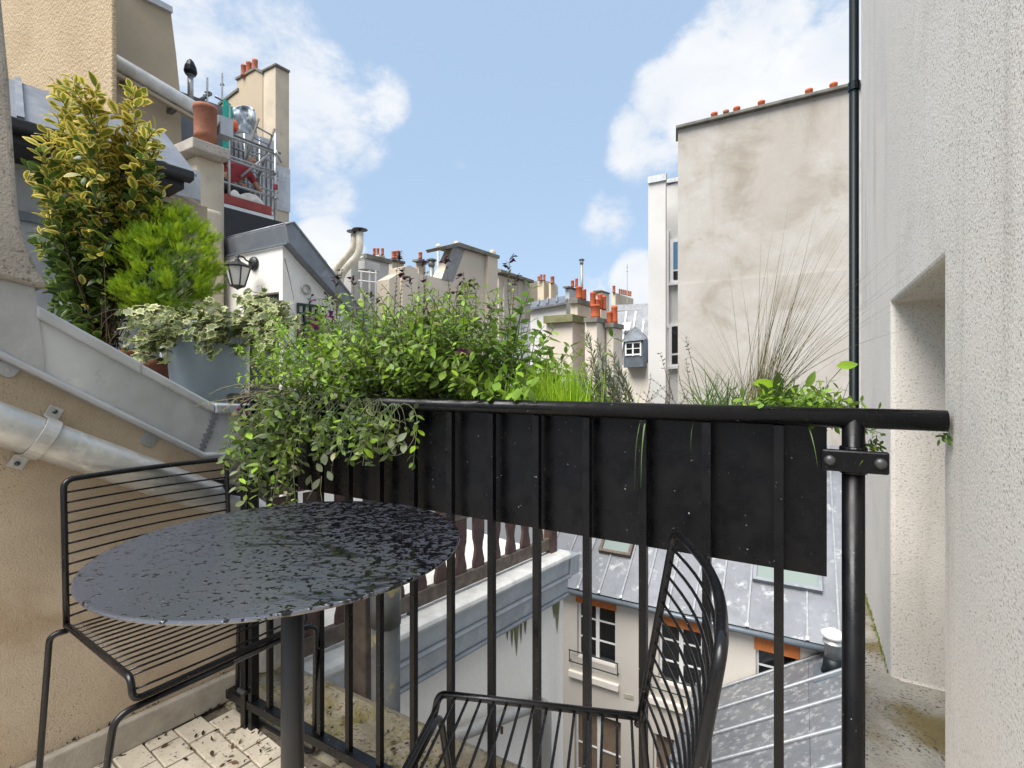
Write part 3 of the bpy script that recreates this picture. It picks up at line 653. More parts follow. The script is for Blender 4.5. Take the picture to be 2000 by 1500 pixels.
def lump(name, c, rx, ry, rz, mat, label, cat, seed, group=None):
    bm = bmesh.new(); bmesh.ops.create_icosphere(bm, subdivisions=3, radius=1)
    for v in bm.verts:
        k = 1+.22*mnoise.noise(v.co*1.6+V((seed, 0, 0)))+.08*mnoise.noise(v.co*4+V((seed, 3, 0)))
        v.co = V((v.co.x*rx*k, v.co.y*ry*k, max(-.8, v.co.z)*rz*k))
    me = bpy.data.meshes.new(name); bm.to_mesh(me); bm.free(); finish(me, mat, True)
    o = bpy.data.objects.new(name, me); COL.objects.link(o); o.location = c; tag(o, label, cat, group)
for px, y, rx, rz, lab in ((489, 394, .24, .22, 'largest white rubble sack in the middle of the scaffold deck'), (459, 396, .16, .2, 'white rubble sack beside the chimney on the scaffold deck'), (512, 408, .15, .13, 'small white rubble sack near the right end of the deck'), (523, 414, .14, .09, 'flat white rubble sack at the right end of the deck')):
    c = sf.at(px, y, .25); lump('rubble_sack', V((c.x, c.y, dz+rz*.7)), rx, .2, rz, 'bag_white', lab, 'sack', px, 'rubble sacks on the scaffold')
c = sf.at(455, 246, .1); lump('orange_bucket', c, .09, .09, .10, 'orange_cloth', 'small orange cloth bundle hanging below the plastic sheet', 'cloth', 3.)
# worker in a red shirt, stooping on the deck
def person():
    c = sf.at(452, HY, .35); root = V((c.x, c.y, dz))
    t = thing('person', root, 'person in red shirt stooping on the scaffold behind the chimney', 'person')
    def skin(name, pts, edges, mat):
        me = bpy.data.meshes.new(name); me.from_pydata([LD*p[0]-lw.n*p[1]*-1*0+ND*p[1]+UP*p[2] for p, r in pts], edges, []); me.materials.append(MATS[mat])
        o = bpy.data.objects.new(name, me); COL.objects.link(o); o.parent = t
        m = o.modifiers.new('skin', 'SKIN')
        for i, (p, r) in enumerate(pts): me.skin_vertices[0].data[i].radius = (r, r)
        me.skin_vertices[0].data[0].use_root = True
        s = o.modifiers.new('sub', 'SUBSURF'); s.levels = 2; s.render_levels = 2
        return o
    body = [((-.12, 0, .48), .11), ((-.02, 0, .62), .12), ((.12, 0, .80), .13), ((.24, 0, .92), .07), ((.30, 0, .97), .05), ((.38, 0, 1.02), .095), ((.42, 0, 1.07), .08),
            ((.13, .19, .80), .06), ((.26, .22, .58), .045), ((.42, .15, .50), .035), ((.13, -.19, .80), .06), ((.26, -.22, .58), .045), ((.42, -.15, .50), .035),
            ((-.1, .1, .46), .09), ((.2, .13, .42), .07), ((.06, .12, .06), .05), ((.2, .12, .035), .04), ((-.1, -.1, .46), .09), ((.2, -.13, .42), .07), ((.06, -.12, .06), .05), ((.2, -.12, .035), .04)]
    be = [(0, 1), (1, 2), (2, 3), (3, 4), (4, 5), (5, 6), (2, 7), (7, 8), (8, 9), (2, 10), (10, 11), (11, 12), (0, 13), (13, 14), (14, 15), (15, 16), (0, 17), (17, 18), (18, 19), (19, 20)]
    skin('body', body, be, 'skin')
    skin('shirt', [((-.12, 0, .48), .125), ((-.02, 0, .62), .14), ((.12, 0, .80), .15), ((.21, 0, .89), .085), ((.13, .19, .80), .075), ((.22, .215, .64), .06), ((.13, -.19, .80), .075), ((.22, -.215, .64), .06)], [(0, 1), (1, 2), (2, 3), (2, 4), (4, 5), (2, 6), (6, 7)], 'cloth_red')
    skin('trousers', [((-.13, 0, .46), .13), ((-.1, .1, .45), .105), ((.2, .13, .42), .085), ((.06, .12, .10), .065), ((-.1, -.1, .45), .105), ((.2, -.13, .42), .085), ((.06, -.12, .10), .065)], [(0, 1), (1, 2), (2, 3), (0, 4), (4, 5), (5, 6)], 'cloth_dark')
    skin('hair', [((.38, 0, 1.06), .085), ((.36, 0, 1.09), .07)], [(0, 1)], 'cloth_dark')
person()
# masts and cowl
def mast(px, y0, y1, Y, label, bars):
    t = thing('roof_aerial', P(px, y1, Y), label, 'aerial', 'roof aerials')
    MB().tube([P(px, y1, Y), P(px, y0, Y)], .016, 6).build('mast', 'steel', t)
    for y, wd in bars: MB().bar(P(px-wd, y, Y), P(px+wd, y, Y), .02, .02).build('crossbar', 'slab_dark', t)
mast(405, 152, 212, 8.6, 'shorter thin roof aerial right of the black cowl', ((180, 5), (186, 8)))
mast(434, 143, 200, 8.8, 'taller thin roof aerial left of the chimney tower', ((164, 3), (166, 4)))
cw = thing('chimney_cowl', P(372, 192, 8.4), 'black pointed chimney cowl on a grey pole', 'cowl')
MB().tube([P(372, 196, 8.4), P(372, 146, 8.4)], .045, 10).build('pole', 'steel', cw, True)
MB().lathe(P(372, 146, 8.4), [(.08, 0), (.09, .02), (.10, .05), (.085, .14), (.05, .22), (.012, .26)], 12).build('hood', 'dark_pipe', cw)
MB().lathe(P(372, 147, 8.4), [(.05, -.02), (.07, 0), (.04, .03)], 12).build('collar', 'zinc_dark', cw)

# --- white dormer house with lantern
d1, d2 = VP(552, 5, RD), VP(552, 5, LD)
D_ = thing('dormer_house', base(540, 5.3, -3), 'white rendered house with sloping zinc roof edge and black door', 'house')
Lw = (d1.at(552, HY)-d1.at(398, HY)).length
zc = d2.at(552, 478).z
prof = [d2.at(552, 478), d2.at(690, 628), d2.at(760, 720), V((*d2.at(760, HY).xy, -14)), V((*d2.at(552, HY).xy, -14))]
MB().prism([p+LD*0 for p in prof], -RD*.001).f
inner = [prof[0]+LD*.12+UP*(prof[1].z-prof[0].z)*(.12/(prof[1]-prof[0]).xy.length)]+prof[1:4]+[prof[4]+LD*.12]
MB().prism(inner, -RD*Lw).build('wall', 'white_wall', D_)
def f1(px, py, o=0.): return d1.at(px, py, o)
zb, zl = -3., d1.at(512, 574).z
def slabf(px0, px1, z0, z1, o=0., th=.119):
    a, b = d1.at(px0, HY, o), d1.at(px1, HY, o); return MB().prism([V((a.x, a.y, z0)), V((b.x, b.y, z0)), V((b.x, b.y, z1)), V((a.x, a.y, z1))], LD*th)
slabf(398, 476, zb, zc).build('front_wall', 'white_wall', D_); slabf(476, 545, zl, zc).build('lintel', 'white_wall', D_); slabf(545, 552, zb, zc).build('jamb', 'white_wall', D_)
do = slabf(476, 545, zb, zl-.004, .07, .03).build('door', 'door_black', D_)
for k in range(4): slabf(478+k*17, 493+k*17, zb, zl-.03, .062, .007).build('plank', 'door_black', do, bevel=.003)
rp = [d2.at(545, 441), d2.at(561, 437), d2.at(700, 612), d2.at(764, 700), d2.at(752, 712), d2.at(684, 622), d2.at(552, 477)]
MB().prism([p+RD*.10 for p in rp], -RD*(Lw+.1)).build('roof', 'zinc_slate', D_, bevel=.006)
MB().tube([p+RD*.10 for p in (d2.at(545, 441), d2.at(561, 437), d2.at(700, 612), d2.at(764, 700))], .014, 8).build('roof_bead', 'zinc_slate', D_, True)
MB().tube([d2.at(553, 438)+RD*.05, d2.at(553, 438)-RD*Lw], .013, 8).build('ridge_bead', 'zinc_slate', D_, True)
MB().bar(d2.at(549, 478)+RD*.11-LD*.005, d2.at(549, 478)-RD*Lw-LD*.005, .02, .02).build('drip_edge', 'zinc_dark', D_)
lan = thing('wall_lantern', f1(465, 562, -.2), 'black glazed wall lantern on the white dormer wall', 'lantern')
lc = f1(464, 540, -.22)
def zz(py): return lc.z-(py-540)/FPX*lc.y
pc = f1(497, 515, -.004)
MB().lathe(pc, [(.07, 0), (.072, .015), (.06, .03), (.03, .04)], 18, -d1.n).build('wall_plate', 'lantern_black', lan, True)
arm = [pc-d1.n*.03, pc-d1.n*.10+UP*.02, V((lc.x, lc.y, 0)).lerp(V((pc.x, pc.y, 0)), .4)+UP*(zz(499)), V((lc.x, lc.y, zz(499))), V((lc.x, lc.y, zz(506)))]
MB().tube(rounded(arm, .05), .009, 8).build('arm', 'lantern_black', lan, True)
MB().lathe(V((lc.x, lc.y, zz(511))), [(.02, 0), (.028, .015), (.012, .03), (.02, .05), (.006, .07)], 12).build('finial', 'lantern_black', lan, True)
MB().lathe(V((lc.x, lc.y, zz(522))), [(.135, 0), (.14, .006), (.03, .062), (.02, .07)], 6).build('hood', 'lantern_black', lan)
r0, r1, z0, z1 = .066, .118, zz(559), zz(523)
for k in range(6):
    a0, a1 = 2*math.pi*k/6+.26, 2*math.pi*(k+1)/6+.26
    f_ = lambda r, a, z: V((lc.x+r*math.cos(a), lc.y+r*math.sin(a), z))
    MB().tube([f_(r0, a0, z0), f_(r1, a0, z1)], .007, 6).build('frame_bar', 'lantern_black', lan)
    MB().prism([f_(r0*.97, a0, z0), f_(r0*.97, a1, z0), f_(r1*.97, a1, z1), f_(r1*.97, a0, z1)], (f_(1, (a0+a1)/2, 0)-f_(0, 0, 0))*-.004).build('pane', 'pane_milk', lan)
MB().lathe(V((lc.x, lc.y, zz(566))), [(.006, 0), (.02, .012), (.05, .026), (.075, .034), (.075, .042)], 6).build('base_cup', 'lantern_black', lan)
tr = thing('trellis', d2.at(606, 660, -.03), 'small dark green wooden trellis on the white side wall', 'trellis')
for px in (582, 594, 606, 618, 630): MB().bar(d2.at(px, 592+(px-582)*.3, -.02), d2.at(px, 690, -.02), .03, .015, LD).build('upright', 'trellis_green', tr)
for y in (594, 612, 630, 648, 666): MB().bar(d2.at(580, y, -.03), d2.at(632, y+(740-y)*-.0+6, -.03), .015, .03).build('crosspiece', 'trellis_green', tr)
MB().tube([d2.at(598, 565, -.02)+(LD*math.cos(a)+UP*math.sin(a))*.045 for a in [2*math.pi*k/16 for k in range(16)]], .01, 6, closed=True).build('ring', 'galvanised_old', tr, True)

# --- middle distance: flues, party walls and chimneys over the courtyard
fr = V((1, 0, 0))
wb_ = thing('rooftop_annexe', P(720, 640, 14)-UP*4, 'white rooftop annexe with pipe canopy behind the salvia', 'building')
blk(VP(715, 14, LD), [(686, 516), (714, 497), (760, 507), (760, 760), (686, 760)], 2.).build('wall', 'white_building', wb_)
cbox(716, 13.9, 764, 690, 495, 0, .12).build('parapet', 'slab_dark', wb_)
cbox(712, 13.5, 742, 700, 508, 0, .22).build('canopy', 'white_building', wb_)
for px in (706, 722, 734): MB().tube([P(px, 528, 13.5), P(px, 640, 13.5)], .025, 6).build('rail_post', 'white_paint', wb_)
for y in (530, 548): MB().tube([P(700, y, 13.5), P(736, y+4, 13.5)], .025, 6).build('rail', 'white_paint', wb_)
fa = thing('twin_flue', P(660, 640, 13)-UP*3, 'pair of thick cream flue pipes bent upwards with black caps', 'flue')
for path, x in (([(652, 760), (652, 530), (692, 484), (692, 458)], 692), ([(664, 760), (664, 536), (703, 497), (703, 454)], 703)):
    Yp = 13.0 if x == 692 else 12.7
    MB().tube(rounded([P(a, b, Yp) for a, b in path], .25, 5), .088, 14).build('flue_pipe', 'cream_pipe', fa, True)
    MB().lathe(P(x, path[-1][1]-6, Yp), [(.02, -.10), (.03, -.02), (.19, -.015), (.19, .0), (.06, .03), (.02, .04)], 16).build('cap', 'fascia_black', fa)
s0_ = thing('chimney_stack', P(634, 620, 15)-UP*3, 'small grey chimney with one red pot left of the twin flues', 'chimney', 'chimney stacks')
cbox(634, 15, 642, 628, 520, -2).build('stack', 'chimney_far', s0_); pot(634, 509, 521, 6, 15.1, s0_, 'terracotta_far')
s1 = thing('chimney_stack', P(772, 640, 15)-UP*4, 'beige chimney with a wide cluster of orange pots above the annexe', 'chimney', 'chimney stacks')
cbox(766, 15, 789, 759, 509, -2).build('stack', 'chimney_far', s1); slab_on(766, 14.9, 792, 756, 504, .08, s1); pot(769, 491, 505, 9, 15.1, s1, 'terracotta_far'); pot(777, 490, 505, 9, 15.1, s1, 'terracotta_far')
s1b = thing('chimney_stack', P(740, 640, 17)-UP*4, 'far chimney with three small brick coloured pots over the annexe', 'chimney', 'chimney stacks')
cbox(740, 17, 752, 727, 497, -2).build('stack', 'chimney_far', s1b)
for px in (731, 738, 747): pot(px, 485, 498, 6, 17.1, s1b, 'terracotta_far')
s2 = thing('chimney_stack', P(820, 640, 15)-UP*4, 'slim grey chimney with broad slab and single red pot', 'chimney', 'chimney stacks')
cbox(818, 15, 831, 812, 510, -2).build('stack', 'chimney_far', s2); slab_on(818, 14.8, 837, 805, 505, .07, s2); pot(821, 493, 505, 8, 15.1, s2, 'terracotta_far')
mf = thing('metal_flue', P(843, 640, 14.5)-UP*3, 'grey metal flue with mushroom cap beside the sloping party wall', 'flue', 'metal flues')
MB().tube([P(843, 760, 14.5), P(843, 516, 14.5)], .07, 12).build('pipe', 'galvanised_old', mf, True)
MB().tube([P(843, 520, 14.5), P(843, 509, 14.5)], .1, 12).build('collar', 'tube_grey', mf, True)
MB().lathe(P(843, 509, 14.5), [(.15, -.01), (.15, .02), (.05, .07), (.01, .08)], 14).build('cap', 'zinc_dark', mf)
wf = thing('vent_pipe', P(856, 560, 16)-UP*2, 'thin white vent pipe with red foot left of the party wall', 'pipe')
MB().tube([P(856, 620, 16), P(856, 480, 16)], .045, 8).build('pipe', 'white_pipe', wf); MB().lathe(P(856, 479, 16), [(.08, -.05), (.08, 0), (.03, .04)], 10).build('cap', 'white_pipe', wf)
pot(856, 530, 548, 8, 15.9, wf, 'terracotta_far', 'red_foot')
pw = thing('party_wall', P(900, 640, 15.5)-UP*6, 'large beige party wall with slanted zinc edge and dark slab', 'wall')
pwp = VP(955, 15, LD)
blk(pwp, [(865, 545), (790, 528), (760, 545), (760, 800), (970, 800), (970, 503), (893, 482)], .45).build('wall', 'chimney_far', pw)
MB().prism([pwp.at(x, y, -.04) for x, y in ((884, 483), (896, 482), (872, 546), (862, 546))], ND*.3).build('slanted_edge', 'seam_zinc', pw)
MB().prism([pwp.at(x, y, -.15) for x, y in ((870, 480), (897, 473), (976, 499), (976, 505), (897, 481), (874, 486))], pwp.n*.75).build('cap_slab', 'slab_dark', pw)
for px, y in ((892, 471), (920, 481), (962, 488)): MB().lathe(P(px, y+8, 15.3), [(.09, -.05), (.09, .06), (.06, .12)], 10).build('vent', 'chimney_far', pw)
blk(pwp, [(953, 498), (972, 503), (972, 800), (953, 800)], .3, -.12).build('pier', 'chimney_far', pw)
blk(pwp, [(786, 522), (800, 518), (816, 526), (816, 800), (786, 800)], .5, -.1).build('buttress', 'chimney_far', pw)
blk(pwp, [(806, 560), (820, 560), (820, 563), (806, 563)], .05, -.05).build('ledge_strip', 'slab_dark', pw)
yb = thing('yellow_building', P(1030, 640, 25)-UP*8, 'long yellow beige rooftop building with grey striped upper wall', 'building')
ybp = VP(1030, 24, LD)
blk(ybp, [(972, 524), (1042, 548), (1090, 560), (1090, 800), (972, 800)], 3).build('wall', 'yellow_far', yb)
blk(ybp, [(974, 537), (1033, 553), (1033, 700), (974, 700)], .2, -.21).build('striped_wall', 'chimney_far', yb)
MB().bar(ybp.at(970, 530, -.25), ybp.at(1034, 551, -.25), .5, .12).build('eave', 'slab_dark', yb)
for px in (984, 998, 1012, 1024): MB().bar(ybp.at(px, 548, -.24), ybp.at(px, 690, -.24), .06, .05, LD).build('rib', 'white_building', yb)
yc = thing('chimney_stack', P(1070, 600, 23)-UP*5, 'yellow chimney block with dark red pots at the end of the long building', 'chimney', 'chimney stacks')
cbox(1062, 23, 1086, 1050, 547, -2).build('stack', 'yellow_far', yc)
for px, y in ((1057, 536), (1063, 536), (1052, 540)): pot(px, y, 548, 5, 23, yc, 'terracotta_far')
cbox(1076, 22.9, 1088, 1072, 553, -2).build('stack', 'yellow_far', yc); pot(1079, 540, 554, 8, 22.9, yc, 'terracotta_far')
# zinc roofs filling the middle ground under the bush
mr_ = thing('zinc_roof_house', P(900, 800, 12)-UP*6, 'low house with broad grey zinc roof behind the flower box', 'house')
a, b, c, d = P(560, 790, 21), P(1120, 790, 18.2), P(1100, 625, 22.5), P(640, 632, 25)
MB().prism([a, b, c, d], (0, 0, -.12)).build('roof', 'zinc_roof', mr_)
MB().prism([V((p.x, p.y, p.z-.13)) for p in (a, b, V((c.x, c.y, b.z)), V((d.x, d.y, a.z)))], (0, 0, -12)).build('wall', 'white_building', mr_)
for k in range(13):
    t = k/12; MB().bar(a.lerp(b, t)+UP*.03, d.lerp(c, t)+UP*.03, .05, .06).build('roof_seam', 'seam_zinc', mr_)
zr2 = thing('pale_attic', P(1075, 640, 20)-UP*6, 'pale attic with small grey zinc roof left of the orange pots', 'house')
zp = VP(1075, 19, RD)
blk(zp, [(1036, 600), (1106, 588), (1106, 800), (1036, 800)], 2).build('wall', 'white_building', zr2)
MB().prism([zp.at(1030, 602, -.2), zp.at(1108, 589, -.2), zp.at(1108, 577, 1.4), zp.at(1034, 590, 1.4)], (0, 0, -.08)).build('roof', 'zinc_roof', zr2)
for k in range(5): t = k/4; MB().bar(zp.at(1032, 602, -.2).lerp(zp.at(1106, 589, -.2), t)+UP*.04, zp.at(1036, 590, 1.4).lerp(zp.at(1106, 577, 1.4), t)+UP*.04, .06, .08).build('roof_seam', 'seam_zinc', zr2)
# main chimney group with orange pots
K_ = thing('chimney_group', P(1130, 760, 17.2)-UP*4, 'cluster of cream chimneys with bright orange pots and mossy slab', 'chimney', 'chimney stacks')
cbox(1118, 17.20, 1148, 1066, 627, -5.5).build('stack', 'chimney_cream', K_, bevel=.02); slab_on(1118, 16.98, 1150, 1061, 613, .26, K_, 'slab_moss')
cbox(1128, 17.63, 1154, 1114, 592, -1).build('upper_stack', 'chimney_cream', K_); slab_on(1128, 17.49, 1159, 1110, 582, .18, K_)
cbox(1166, 16.77, 1186, 1142, 629, -5.5).build('stack', 'chimney_cream', K_, bevel=.02); slab_on(1166, 16.63, 1188, 1140, 619, .16, K_)
cbox(1198, 17.06, 1216, 1184, 640, -5.5).build('stack', 'chimney_cream', K_, bevel=.02); slab_on(1198, 16.91, 1219, 1181, 630, .16, K_)
cbox(1112, 18.92, 1128, 1104, 564, -1).build('zinc_stack', 'zinc', K_); slab_on(1110, 18.78, 1130, 1099, 558, .07, K_)
cbox(1174, 18.63, 1190, 1160, 568, -1).build('rear_stack', 'chimney_far', K_); slab_on(1174, 18.49, 1192, 1158, 566, .05, K_)
for px, y0, y1, w_, Y in ((1131, 560, 584, 13, 17.77), (1141, 565, 586, 9, 18.06), (1118, 548, 560, 7, 19.06), (1126, 544, 560, 6, 19.06), (1158, 571, 600, 12, 17.49), (1163, 596, 621, 20, 16.91), (1172, 574, 604, 9, 17.49), (1168, 584, 604, 10, 17.34), (1180, 578, 606, 8, 17.63), (1190, 609, 632, 11, 17.20), (1200, 598, 632, 13, 17.27)):
    pot(px, y0, y1, w_, Y, K_, 'terracotta')
tf = thing('metal_flue', P(1136, 560, 19.21), 'tall thin metal flue with flat hood above the orange pots', 'flue', 'metal flues')
MB().tube([P(1137, 600, 19.21), P(1136, 515, 19.21)], .05, 10).build('pipe', 'galvanised_old', tf, True); MB().tube([P(1136, 516, 19.21), P(1136, 508, 19.21)], .07, 10).build('collar', 'tube_grey', tf, True)
MB().lathe(P(1136, 508, 19.21), [(.11, -.01), (.115, .015), (.04, .06), (.01, .065)], 12).build('cap', 'zinc_dark', tf)
kc = thing('chimney_stack', P(1215, 600, 30)-UP*4, 'far cream chimney with a row of small brown pots', 'chimney', 'chimney stacks')
cbox(1202, 30, 1237, 1194, 572, -2).build('stack', 'yellow_far', kc)
for k in range(7): pot(1210+k*3.6, 564+k*.8, 574+k*.8, 3.4, 30.2, kc, 'terracotta_far', n=8)
pot(1199, 558, 572, 6, 30, kc, 'terracotta_far')
mast(1225, 516, 598, 26, 'tall thin aerial rising beside the far cream chimney', ((530, 2), (522, 1.5)))
# slate mansard with dormer
sl = thing('mansard_house', P(1240, 740, 26)-UP*10, 'grey slate mansard house with a hooded dormer window', 'house')
sp_ = VP(1240, 26, RD)
MB().prism([sp_.at(1196, 605, 1.2), sp_.at(1275, 594, 1.2), sp_.at(1275, 720, -.6), sp_.at(1196, 726, -.6)], sp_.n*.3).build('roof', 'slate', sl)
blk(sp_, [(1190, 596), (1280, 592), (1280, 604), (1190, 608)], .3, 1.1).build('ridge', 'zinc', sl)
blk(sp_, [(1190, 716), (1300, 706), (1300, 860), (1190, 860)], 1.5, -.7).build('wall', 'cream_wall', sl)
for px in (1218, 1236, 1254, 1268): MB().bar(sp_.at(px-8, 716, -.62), sp_.at(px+6, 608, 1.1), .1, .08).build('roof_seam', 'seam_zinc', sl)
dz_ = VP(1240, 24.6, RD)
dor = blk(dz_, [(1218, 666), (1256, 662), (1256, 716), (1218, 718)], 1.6).build('dormer', 'zinc_dark', sl)
fm = MB()
for a in ((1221, 669, 1252, 671.5), (1221, 692, 1252, 695)): fm.prism([dz_.at(a[0], a[1], -.05), dz_.at(a[2], a[1]-2, -.05), dz_.at(a[2], a[3]-2, -.05), dz_.at(a[0], a[3], -.05)], dz_.n*.04)
for px in (1222, 1236, 1251): fm.prism([dz_.at(px-1.4, 669, -.055), dz_.at(px+1.4, 669, -.055), dz_.at(px+1.4, 695, -.055), dz_.at(px-1.4, 695, -.055)], dz_.n*.05)
fm.prism([dz_.at(1221, 681, -.052), dz_.at(1252, 679, -.052), dz_.at(1252, 680.4, -.052), dz_.at(1221, 682.4, -.052)], dz_.n*.04)
fm.build('window_frame', 'white_paint', dor)
for px in (1229, 1243.5): blk(dz_, [(px-6.5, 671), (px+6.5, 670), (px+6.5, 693), (px-6.5, 694)], .01, -.02).build('pane', 'pane_dark', dor)
hp = [dz_.at(1214, 668, -.15), dz_.at(1262, 663, -.15), dz_.at(1264, 661, 1.5), dz_.at(1218, 665, 1.5)]; ap = dz_.at(1241, 638, 1.0)
MB().add(hp+[ap], [(0, 1, 4), (1, 2, 4), (2, 3, 4), (3, 0, 4), (3, 2, 1, 0)]).build('dormer_hood', 'slate', dor)
for q in hp: MB().tube([q, ap], .05, 5).build('hip', 'seam_zinc', dor)
blk(sp_, [(1216, 630), (1234, 628), (1230, 645), (1214, 646)], .06, .2).build('skylight', 'white_paint', sl)
# white block with two windows
wbk = thing('white_block', P(1290, 760, 22)-UP*14, 'narrow white block with stacked windows left of the tall wall', 'building')
cbox(1300, 21, 1302, 1266, 352, -14).build('pier', 'white_building', wbk); cbox(1301, 20.9, 1303, 1265, 338, 0, .28).build('coping', 'zinc', wbk)
wp = VP(1300, 22.2, RD); 
blk(wp, [(1296, 365), (1335, 352), (1335, 860), (1296, 860)], 1).build('recess_wall', 'white_building', wbk)
blk(wp, [(1296, 358), (1335, 352), (1335, 344), (1296, 351)], 1.1, -.1).build('coping', 'zinc', wbk)
for (y0, y1, x0, glassm) in ((467, 552, 1309, 'pane_sky'), (632, 716, 1306, 'pane_dark')):
    wn = blk(wp, [(x0, y0), (1332, y0-2), (1332, y1-1), (x0, y1)], .12, -.13).build('window', 'white_paint', wbk)
    blk(wp, [(x0+6, y0+6), (1332, y0+4), (1332, y1-28), (x0+6, y1-26)], .02, -.145).build('pane', glassm, wn)
    blk(wp, [(x0+6, y1-22), (1332, y1-24), (1332, y1-6), (x0+6, y1-5)], .02, -.145).build('pane', 'pane_dark', wn)
    blk(wp, [(x0-4, y1), (1332, y1-2), (1332, y1+3), (x0-4, y1+5)], .3, -.25).build('sill', 'white_paint', wn)
blk(wp, [(1302, 450), (1306, 449), (1306, 640), (1302, 640)], .1, -.12).build('rainwater_pipe', 'white_paint', wbk)
# tall stained gable wall
tw = VP(1320, 20, RD)
TW = thing('tall_gable', tw.at(1500, HY).xy.to_3d()-UP*14, 'tall stained cream gable wall with row of small orange pots', 'building')
zt_ = tw.at(1324, 254).z
def twz(px, o, z): p = tw.at(px, HY, o); return V((p.x, p.y, z))
zj = tw.at(1326, 556).z
MB().prism([twz(1324, 0, zj), twz(1900, 0, zj), twz(1900, 5, zj), twz(1324, 5, zj)], (0, 0, zt_-zj)).build('upper_wall', 'tall_wall', TW)
MB().prism([twz(1324, -.06, -14), twz(1900, -.06, -14), twz(1900, 5, -14), twz(1324, 5, -14)], (0, 0, zj-.01+14)).build('lower_wall', 'tall_wall', TW)
MB().prism([twz(1320, -.18, zt_+.002), twz(1900, -.18, zt_+.002), twz(1900, 1, zt_+.002), twz(1320, 1, zt_+.002)], (0, 0, .12)).build('coping', 'slab_dark', TW, bevel=.02)
for px in (1395, 1439, 1487, 1580, 1628): c = twz(px, .3, zt_+.12); MB().lathe(c, [(.12, 0), (.12, .27), (.128, .28), (.128, .34), (.09, .34), (.09, .2)], 14).build('chimney_pot', 'terracotta', TW, True)
c = twz(1418, .3, zt_+.12); vt = MB().lathe(c+UP*.2, [(.09, 0), (.11, .05), (.11, .12), (.02, .16)], 12).build('vent_cowl', 'terracotta_old', TW, True)
for k in range(3): a_ = k*2.1; MB().tube([c+V((.07*math.cos(a_), .07*math.sin(a_), 0)), c+V((.07*math.cos(a_), .07*math.sin(a_), .22))], .012, 5).build('cowl_leg', 'steel', vt)

# --- courtyard house across, with orange blinds and zinc roof
fc = VP(1102, 15.6, RD); ze = fc.at(1102, 1140).z
CH = thing('courtyard_house', V((*fc.at(1300, HY).xy, -14)), 'cream courtyard house with orange blinds and zinc roof below the terrace', 'house')
def fz(px, z, o=0.): p = fc.at(px, HY, o); return V((p.x, p.y, z))
def fs_(px): return (fc.at(px, HY)-fc.p).dot(RD)
def fw(s, z, o=0.): p = fc.p+RD*s+fc.n*o; return V((p.x, p.y, z))
wins = []
for (a, b, y0, y1) in ((1127, 1202, 1158, 1294), (1286, 1372, 1198, 1345), (1476, 1560, 1246, 1400), (1122, 1213, 1396, 1580), (1275, 1362, 1446, 1640)):
    m_ = (a+b)/2; wins.append((fs_(a), fs_(b), fc.at(m_, y1).z, fc.at(m_, y0).z))
ss = sorted({fs_(700), fs_(1760)} | {x for w_ in wins for x in w_[:2]}); zs_ = sorted({-14., ze-.02} | {x for w_ in wins for x in w_[2:]})
fm = MB()
for i in range(len(ss)-1):
    j0 = 0
    for j in range(len(zs_)-1):
        cs, cz_ = (ss[i]+ss[i+1])/2, (zs_[j]+zs_[j+1])/2
        if any(w_[0] < cs < w_[1] and w_[2] < cz_ < w_[3] for w_ in wins): continue
        fm.prism([fw(ss[i], zs_[j]), fw(ss[i+1], zs_[j]), fw(ss[i+1], zs_[j], .35), fw(ss[i], zs_[j], .35)], (0, 0, zs_[j+1]-zs_[j]))
fm.build('facade', 'cream_facade', CH)
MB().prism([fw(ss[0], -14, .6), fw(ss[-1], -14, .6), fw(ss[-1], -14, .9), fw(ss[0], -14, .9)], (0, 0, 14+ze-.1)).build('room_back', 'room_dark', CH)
for k, (s0, s1, z0, z1) in enumerate(wins):
    low = k > 2; zb = z1-.42 if not low else z1
    fo = MB(); t = .06
    def rect(u0, u1, v0, v1, o=.16, th=.06): fo.prism([fw(u0, v0, o), fw(u1, v0, o), fw(u1, v1, o), fw(u0, v1, o)], fc.n*th)
    rect(s0, s0+t, z0, z1); rect(s1-t, s1, z0, z1); rect(s0+t, s1-t, z0, z0+t); rect(s0+t, s1-t, z1-t, z1); mid_ = (s0+s1)/2; rect(mid_-.055, mid_+.055, z0+t, z1-t, .155)
    for q in (1, 2): zz_ = z0+(z1-.3-z0)*q/3; rect(s0+t, mid_-.055, zz_-.022, zz_+.022, .165); rect(mid_+.055, s1-t, zz_-.022, zz_+.022, .165)
    wo = fo.build('window_frame', 'white_paint', CH)
    for u0, u1 in ((s0+t, mid_-.055), (mid_+.055, s1-t)):
        MB().prism([fw(u0, z0+t, .19), fw(u1, z0+t, .19), fw(u1, z1-t, .19), fw(u0, z1-t, .19)], fc.n*.012).build('pane', 'shutter_brown' if low else 'pane_dark', wo)
    if not low:
        MB().prism([fw(s0-.03, z1-.40, -.03), fw(s1+.03, z1-.40, -.03), fw(s1+.03, z1+.03, -.01), fw(s0-.03, z1+.03, -.01)], fc.n*.04).build('roller_blind', 'blind_orange', CH)
        MB().prism([fw(s0-.25, z0-.62, -.12), fw(s1+.12, z0-.62, -.12), fw(s1+.12, z0-.42, -.12), fw(s0-.25, z0-.42, -.12)], fc.n*.12).build('sill', 'cream_wall', CH, bevel=.02)
        gr = MB()
        for dz2 in (.22, -.12): gr.tube([fw(s0-.22, z0+dz2, -.12), fw(s1+.12, z0+dz2, -.12)], .018, 6)
        for u_ in (s0-.2, s1+.1): gr.tube([fw(u_, z0+.22, -.12), fw(u_, z0-.12, -.12), fw(u_, z0-.12, .01)], .014, 6)
        gr.build('guard_rail', 'trellis_green', CH)
